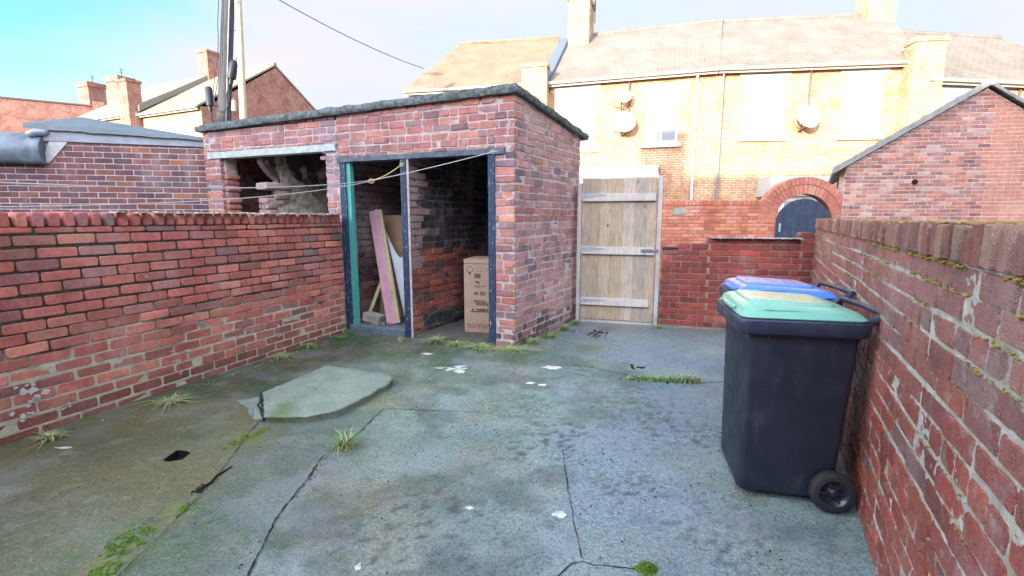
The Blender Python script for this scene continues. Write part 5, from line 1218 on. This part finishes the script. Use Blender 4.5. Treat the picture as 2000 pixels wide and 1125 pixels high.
def house(name, A, B, eave, ridge, off, bmat, rmat, label, cat='house', cols=(), dA=None, dB=None, rise=0.0, group=None, back=None, A_ridge=None, B_ridge=None, gableA=False, gableB=False, zb=-.1):
    """terrace house: front wall A->B (seen from the camera side), ridge 'off' metres behind"""
    A, B = V2(A), V2(B); d = (B - A).normalized(); L_ = (B - A).length; rz = math.atan2(d.y, d.x)
    root = empty(name, tuple(A), rz, label=label, cat=cat, group=group)
    dep = back or off * 2
    ya, yb = (A_ridge or (0.0, off)), (B_ridge or (L_, off))
    mb = MB(); mb.prism([(0, 0, zb), (L_, 0, zb), (L_, 0, eave), (0, 0, eave)], (0, .3, 0)); fix(mb.build('front_wall', bmat, root))
    mb = MB()
    for (x_, pr, sg) in ((0, ya, 1), (L_, yb, -1)):
        mb.prism([(x_, .302, zb), (x_, dep, zb), (x_, dep, eave), (pr[0], pr[1], ridge - .03), (x_, .302, eave + .02)], (sg * .28, 0, 0))
    mb.prism([(0.3, dep - .25, zb), (L_ - .3, dep - .25, zb), (L_ - .3, dep - .25, eave - .1), (0.3, dep - .25, eave - .1)], (0, .2, 0)); fix(mb.build('gable_wall', bmat, root))
    mb = MB(); ov = .22; sl = (ridge - eave) / off; th = .09
    F0 = [(-.02, -ov, eave + .05 - ov * sl), (L_ + .02, -ov, eave + .05 - ov * sl)]; R0 = [(yb[0] + .02, yb[1], ridge + .05), (ya[0] - .02, ya[1], ridge + .05)]
    B0 = [(L_ + .02, dep + ov, eave + .05 - ov * sl), (-.02, dep + ov, eave + .05 - ov * sl)]
    mb.prism([F0[0], F0[1], R0[0], R0[1]], (0, 0, th)); mb.prism([R0[1], R0[0], B0[0], B0[1]], (0, 0, th)); roof = fix(mb.build('roof', rmat, root))
    mb = MB(); mb.tube([Vector(R0[1]) + Vector((0, 0, th)), Vector(R0[0]) + Vector((0, 0, th))], .09, 8); mb.build('ridge_tiles', rmat, roof)
    mb = MB(); mb.tube([(-.02, -ov - .05, eave - ov * sl + .06), (L_ + .02, -ov - .05, eave - ov * sl + .06)], .048, 8); mb.box((.0, -ov + .02, eave - ov * sl - .04), (L_, -ov + .06, eave - ov * sl + .05)); mb.build('gutter', m_gutter, root)
    return root, L_, off, roof
def window(root, x0, x1, z0, z1, mull=(.5,), transom=None, mat=None, dep=.0, nets=True):
    wv = empty('window', (x0, 0, z0)); wv.parent = root; W, H_ = x1 - x0, z1 - z0
    mb = MB(); t = .07; y0, y1 = -.012, .0
    mb.box((0, -.03, 0), (t, -.0, H_)); mb.box((W - t, -.03, 0), (W, -.0, H_)); mb.box((t, -.03, H_ - t), (W - t, 0, H_)); mb.box((t, -.03, 0), (W - t, 0, t))
    for m_ in mull: mb.box((W * m_ - .03, -.028, t), (W * m_ + .03, -.0, H_ - t))
    if transom: mb.box((t, -.026, H_ * transom - .03), (W - t, 0, H_ * transom + .03))
    mb.build('frame', m_upvc, wv)
    mb = MB(); mb.box((t, -.010, t), (W - t, -.004, H_ - t)); mb.build('pane', m_nets if nets else m_glass, wv)
    mb = MB(); mb.box((-.12, -.09, -.14), (W + .12, .0, 0)); mb.build('sill', m_stone, wv)
    mb = MB(); mb.box((-.15, -.022, H_ + .003), (W + .15, .0, H_ + .22)); mb.build('lintel', m_stone, wv)
def stack(root, name, x, y, wx, wy, z0, z1, mat, pots=0, cap=True, parent=None):
    mb = MB(); mb.box((x - wx / 2, y - wy / 2, z0), (x + wx / 2, y + wy / 2, z1 - .12))
    mb.box((x - wx / 2 - .04, y - wy / 2 - .04, z1 - .119), (x + wx / 2 + .04, y + wy / 2 + .04, z1)) if cap else None
    st = mb.build(name, mat, parent or root)
    for i in range(pots):
        mb = MB(); xx = x; yy = y - wy / 2 + wy * (i + .5) / pots; mb.tube([(xx, yy, z1), (xx, yy, z1 + .35)], [.11, .09], 10); mb.build('chimney_pot', m_otr, st)
    return st
def pipe(root, x, z0, z1, r_, mat, y=-.07, name='downpipe'):
    mb = MB(); mb.tube([(x, y - .1, z1), (x, y, z1 - .18), (x, y, z0)], r_, 8)
    for i in range(3): zz = z0 + (z1 - z0) * (i + .5) / 3; mb.tube([(x, y, zz), (x, y, zz + .05)], r_ + .012, 8)
    mb.build(name, mat, root)
def dish(root, x, z, r_):
    d_ = empty('satellite_dish', (x, -.05, z)); d_.parent = root; mb = MB()
    ax_ = Vector((.25, -.85, .40)).normalized(); a_ = ax_.orthogonal().normalized(); b_ = ax_.cross(a_); rings = []
    for f in (.02, .4, .7, 1.0): rings.append([ax_ * (.16 + .10 * f * f) + (a_ * math.cos(6.283 * i / 24) + b_ * math.sin(6.283 * i / 24)) * r_ * f + Vector((0, -.1, .05)) for i in range(24)])
    mb.loft(rings, cap1=False); mb.build('reflector', m_dish, d_)
    mb = MB(); mb.tube([(.0, .04, -.25), (0, -.12, -.18), (.0, -.20, .02)], .028, 6); mb.tube([(0, .04, -.25), (.25, .02, -.12), (.32, .0, .1)], .02, 6); mb.tube([(0, -.2, -.22), (-.25, -.35, -.16)], .016, 6); mb.build('bracket', m_rust, d_)

N1, N2, N3 = (1.2, 17.4), (6.4, 15.8), (11.9, 15.08)
TG = 'terraced houses across the back lane'
nrm = lambda a, b: (lambda d: Vector((-d.y, d.x, 0)))((V2(b) - V2(a)).normalized())
hL, LL, _, rfL = house('terraced_house', (-3.85, 18.5), N1, 6.0, 8.45, 3.4, m_buff, m_otr, 'end terraced house with an orange tiled roof rising behind the shed', group=TG, A_ridge=(1.0, 3.2))
window(hL, 1.0, 2.0, 3.9, 5.5); window(hL, 3.0, 4.0, 3.9, 5.5)
stack(hL, 'rear_chimney', LL - .35, -.30, .85, .5, -.1, 6.50, m_buff)
h1, L1, _, rf1 = house('terraced_house', N1, N2, 6.0, 8.42, 3.4, m_buff, m_slr, 'slate roofed terraced house above the wooden gate', group=TG, B_ridge=(5.44 + .35, 3.35))
stack(h1, 'ridge_chimney', .62, 3.2, .80, 1.3, 7.4, 9.75, m_buff, 0)
mb = MB(); mb.tube([(1.12, 3.4, 9.0), (1.12, 3.4, 10.4)], .018, 6); 
for i in range(6): mb.tube([(1.12, 3.4 - .25, 9.6 + i * .12), (1.12, 3.4 + .25, 9.6 + i * .12)], .01, 4)
mb.build('aerial', m_cab, h1)
mb = MB(); mb.prism([(-.16, -.2, 5.98), (.16, -.2, 5.98), (.16, 3.0, 8.28), (-.16, 3.0, 8.28)], (0, 0, .14)); fix(mb.build('lead_flashing', simple('blue_lead', (.12, .16, .24), .5, .3), h1))
window(h1, .30, 1.70, 3.75, 5.62); window(h1, 3.32, 4.34, 3.82, 5.45)
pipe(h1, 4.86, .2, 5.9, .045, m_upvc); pipe(h1, 2.78, 4.4, 5.9, .022, m_rust, name='cable'); dish(h1, 2.58, 4.35, .40); dish(h1, 2.55, 5.15, .26)
mb = MB(); mb.box((.6, -1.6, -.1), (3.70, -.0, 2.55)); mb.build('extension', m_redt, h1)
mb = MB(); mb.prism([(.5, -1.7, 2.552), (3.80, -1.7, 2.552), (3.80, -.0, 3.02), (.5, -.0, 3.02)], (0, 0, .10)); mb.box((.5, -1.74, 2.45), (3.84, -1.70, 2.72)); fix(mb.build('extension_roof', m_stone, h1))
h2, L2, _, rf2 = house('terraced_house', N2, N3, 6.0, 8.42, 3.4, m_buff, m_slr, 'slate roofed terraced house above the arched door', group=TG, A_ridge=(.35, 3.35), B_ridge=(5.55 + 1.05, 3.4))
stack(h2, 'ridge_chimney', L2 + .55, 3.3, .9, .8, 7.3, 10.5, m_buff, 0); stack(h2, 'rear_chimney', L2 + .10, -.28, .80, .5, -.1, 6.50, m_buff)
window(h2, .82, 2.02, 3.92, 5.68); window(h2, 3.72, 4.78, 3.90, 5.66); pipe(h2, .17, .2, 5.9, .040, m_pipe); pipe(h2, 2.70, 4.3, 5.9, .02, m_rust, name='cable'); dish(h2, 2.50, 4.28, .40)
mb = MB(); mb.box((1.55, -.9, -.1), (3.0, -.0, 2.05)); mb.build('porch', m_upvc, h2)
mb = MB(); mb.box((1.40, -1.05, 2.052), (3.1, -.0, 2.62)); mb.build('porch_roof', m_stone, h2)
mb = MB(); mb.box((1.9, -.908, .6), (2.8, -.902, 1.9)); mb.build('porch_window', m_glass, h2)
h3, L3, _, rf3 = house('terraced_house', (11.95, 14.75), (18.5, 15.6), 5.42, 7.85, 3.4, m_buff, m_slr, 'slate roofed terraced house at the right, its roof set lower than its neighbour', group=TG, A_ridge=(.55, 3.4))
window(h3, .75, 2.0, 3.5, 5.12); window(h3, 4.2, 5.4, 3.5, 5.12); pipe(h3, 3.28, 4.2, 5.4, .025, m_rust, name='cable')

# ------------------------------------------------------------------ houses at the far left
m_y1 = facade_mat('cream_brick', (.50, .38, .24), (.58, .45, .29), (.5, .42, .34)); m_pk = facade_mat('pink_brick', (.31, .125, .10), (.39, .17, .13), (.46, .34, .30))
m_tan = tile_mat('tan_tiles', (.26, .225, .165), (.30, .26, .19))
dv = Vector((-.912, .410, 0)); Nn = Vector((-13.6, 22, 0))
def far_house(label, L0, L1_, eave, ridge, A_r=None, B_r=None, fm=m_y1):
    a = Nn + dv * L1_; b = Nn + dv * L0
    return house('terraced_house', a[:2], b[:2], eave, ridge, 4.0, m_pk, m_tan, label, group='terrace behind the telegraph pole', A_ridge=A_r, B_ridge=B_r)
hA, LA, _, rA = far_house('gabled end house of pink brick behind the telegraph pole', 0, 4.3, 6.25, 8.92)
window(hA, 1.6, 3.4, 3.9, 5.7); window(hA, .3, 1.1, 3.9, 5.5)
mb = MB(); mb.box((0, -.03, -.1), (LA, -.004, 6.2)); mb.build('front_cladding', m_y1, hA)
stack(hA, 'ridge_chimney', -.1, 3.9, .8, 1.3, 8.0, 10.1, m_pk, 0)
hB, LB, _, rB = far_house('tan roofed house further left with a tall chimney at its eaves', 4.31, 10.6, 6.35, 8.90)
mb = MB(); mb.box((0, -.03, -.1), (LB, -.004, 6.3)); mb.build('front_cladding', m_y1, hB)
window(hB, 2.2, 3.8, 4.0, 5.8); window(hB, .6, 1.5, 4.0, 5.6)
stack(hB, 'eaves_chimney', LB - .36, -.25, .75, .6, -.1, 7.75, m_pk)
mb = MB(); mb.prism([(LB - .12, -.2, 6.35), (LB + .18, -.2, 6.35), (LB + .18, 3.6, 8.75), (LB - .12, 3.6, 8.75)], (0, 0, .28)); fix(mb.build('party_parapet', simple('grey_flash', (.22, .20, .19), .8, .3), hB))
fb = empty('brick_building', (-31.2, 30.2, 0), math.atan2(6.4, 8.1), label='plain pink brick block on the far left skyline', cat='building')
mb = MB(); mb.prism([(0, 0, -.1), (10.3, 0, -.1), (10.3, 0, 8.75), (0, 0, 8.55)], (0, 7, 0)); fix(mb.build('wall', m_pk, fb))
mb = MB(); mb.box((4.6, -.22, -.1), (5.2, -.0, 8.95)); mb.build('pier', m_pk, fb)
mb = MB(); mb.prism([(-.05, -.06, 8.56), (10.35, -.06, 8.76), (10.35, -.06, 8.84), (-.05, -.06, 8.64)], (0, 7.1, 0)); fix(mb.build('coping', simple('dark_coping', (.16, .12, .12), .8), fb))
def far_chimney(x, y, w_, d_, z0, z1, label, aerial=True):
    r_ = empty('chimney_stack', (x, y, 0), -.42, label=label, cat='chimney'); mb = MB(); mb.box((-w_ / 2, -d_ / 2, -.1), (w_ / 2, d_ / 2, z1 - .3)); mb.box((-w_ / 2 - .05, -d_ / 2 - .05, z1 - .299), (w_ / 2 + .05, d_ / 2 + .05, z1)); mb.build('stack', m_pk, r_)
    if aerial:
        mb = MB(); mb.tube([(.2, 0, z1), (.2, 0, z1 + .55)], .02, 5); mb.tube([(.0, 0, z1 + .5), (.5, 0, z1 + .42)], .015, 5); mb.tube([(.05, 0, z1 + .35), (.4, 0, z1 + .30)], .015, 5); mb.build('aerial', m_cab, r_)
far_chimney(-24.0, 31.0, 1.25, .9, 7, 9.85, 'broad chimney stack with an aerial beyond the tan roof')
far_chimney(-28.3, 34.0, 1.2, 1.0, 7, 10.3, 'smaller chimney stack with an aerial, leftmost on the skyline')

# ------------------------------------------------------------------ the terrace behind the camera (it shades the yard)
def caster():
    a = Vector((24, -9.0, 0)); b = Vector((-44, -4.0, 0)); d = (b - a).normalized(); L_ = (b - a).length
    root = empty('house_row', tuple(a), math.atan2(d.y, d.x), label='red brick terrace on the near side of the yard whose shadow covers it', cat='house')
    mb = MB(); mb.box((0, 0, -.1), (L_, 8, 5.3)); mb.build('wall', m_redt, root)
    RZ = 8.65
    mb = MB(); mb.prism([(0, -.2, 5.32), (0, 8.2, 5.32), (0, 4, RZ)], (L_, 0, 0)); fix(mb.build('roof', m_slr, root))
    # its chimneys, whose shadow reaches the houses opposite
    for (px_, py_, pz_, w_) in ((5.20, 16.15, 4.15, .62), (4.62, 16.30, 3.72, .60)):
        P = Vector((px_, py_, pz_)); rl = a + Vector((-d.y, d.x, 0)) * 4 * (1 if Vector((-d.y, d.x, 0)).y < 0 else -1)
        rl = a + Matrix.Rotation(math.atan2(d.y, d.x), 3, 'Z') @ Vector((0, 4, 0))
        # solve P - k*tr = rl + s*d in plan
        det = -tr.x * (-d.y) - (-tr.y) * (-d.x); rx, ry = rl.x - P.x, rl.y - P.y
        kk_ = (rx * (-d.y) - ry * (-d.x)) / det; hit = P - tr * kk_; s_ = (hit - rl).dot(d)
        mb = MB(); mb.box((s_ - w_ / 2, 3.6, RZ - .6), (s_ + w_ / 2, 4.4, hit.z)); mb.build('chimney', m_redt, root)
    return root, a, d, L_
cr, ca, cd, cL = caster()
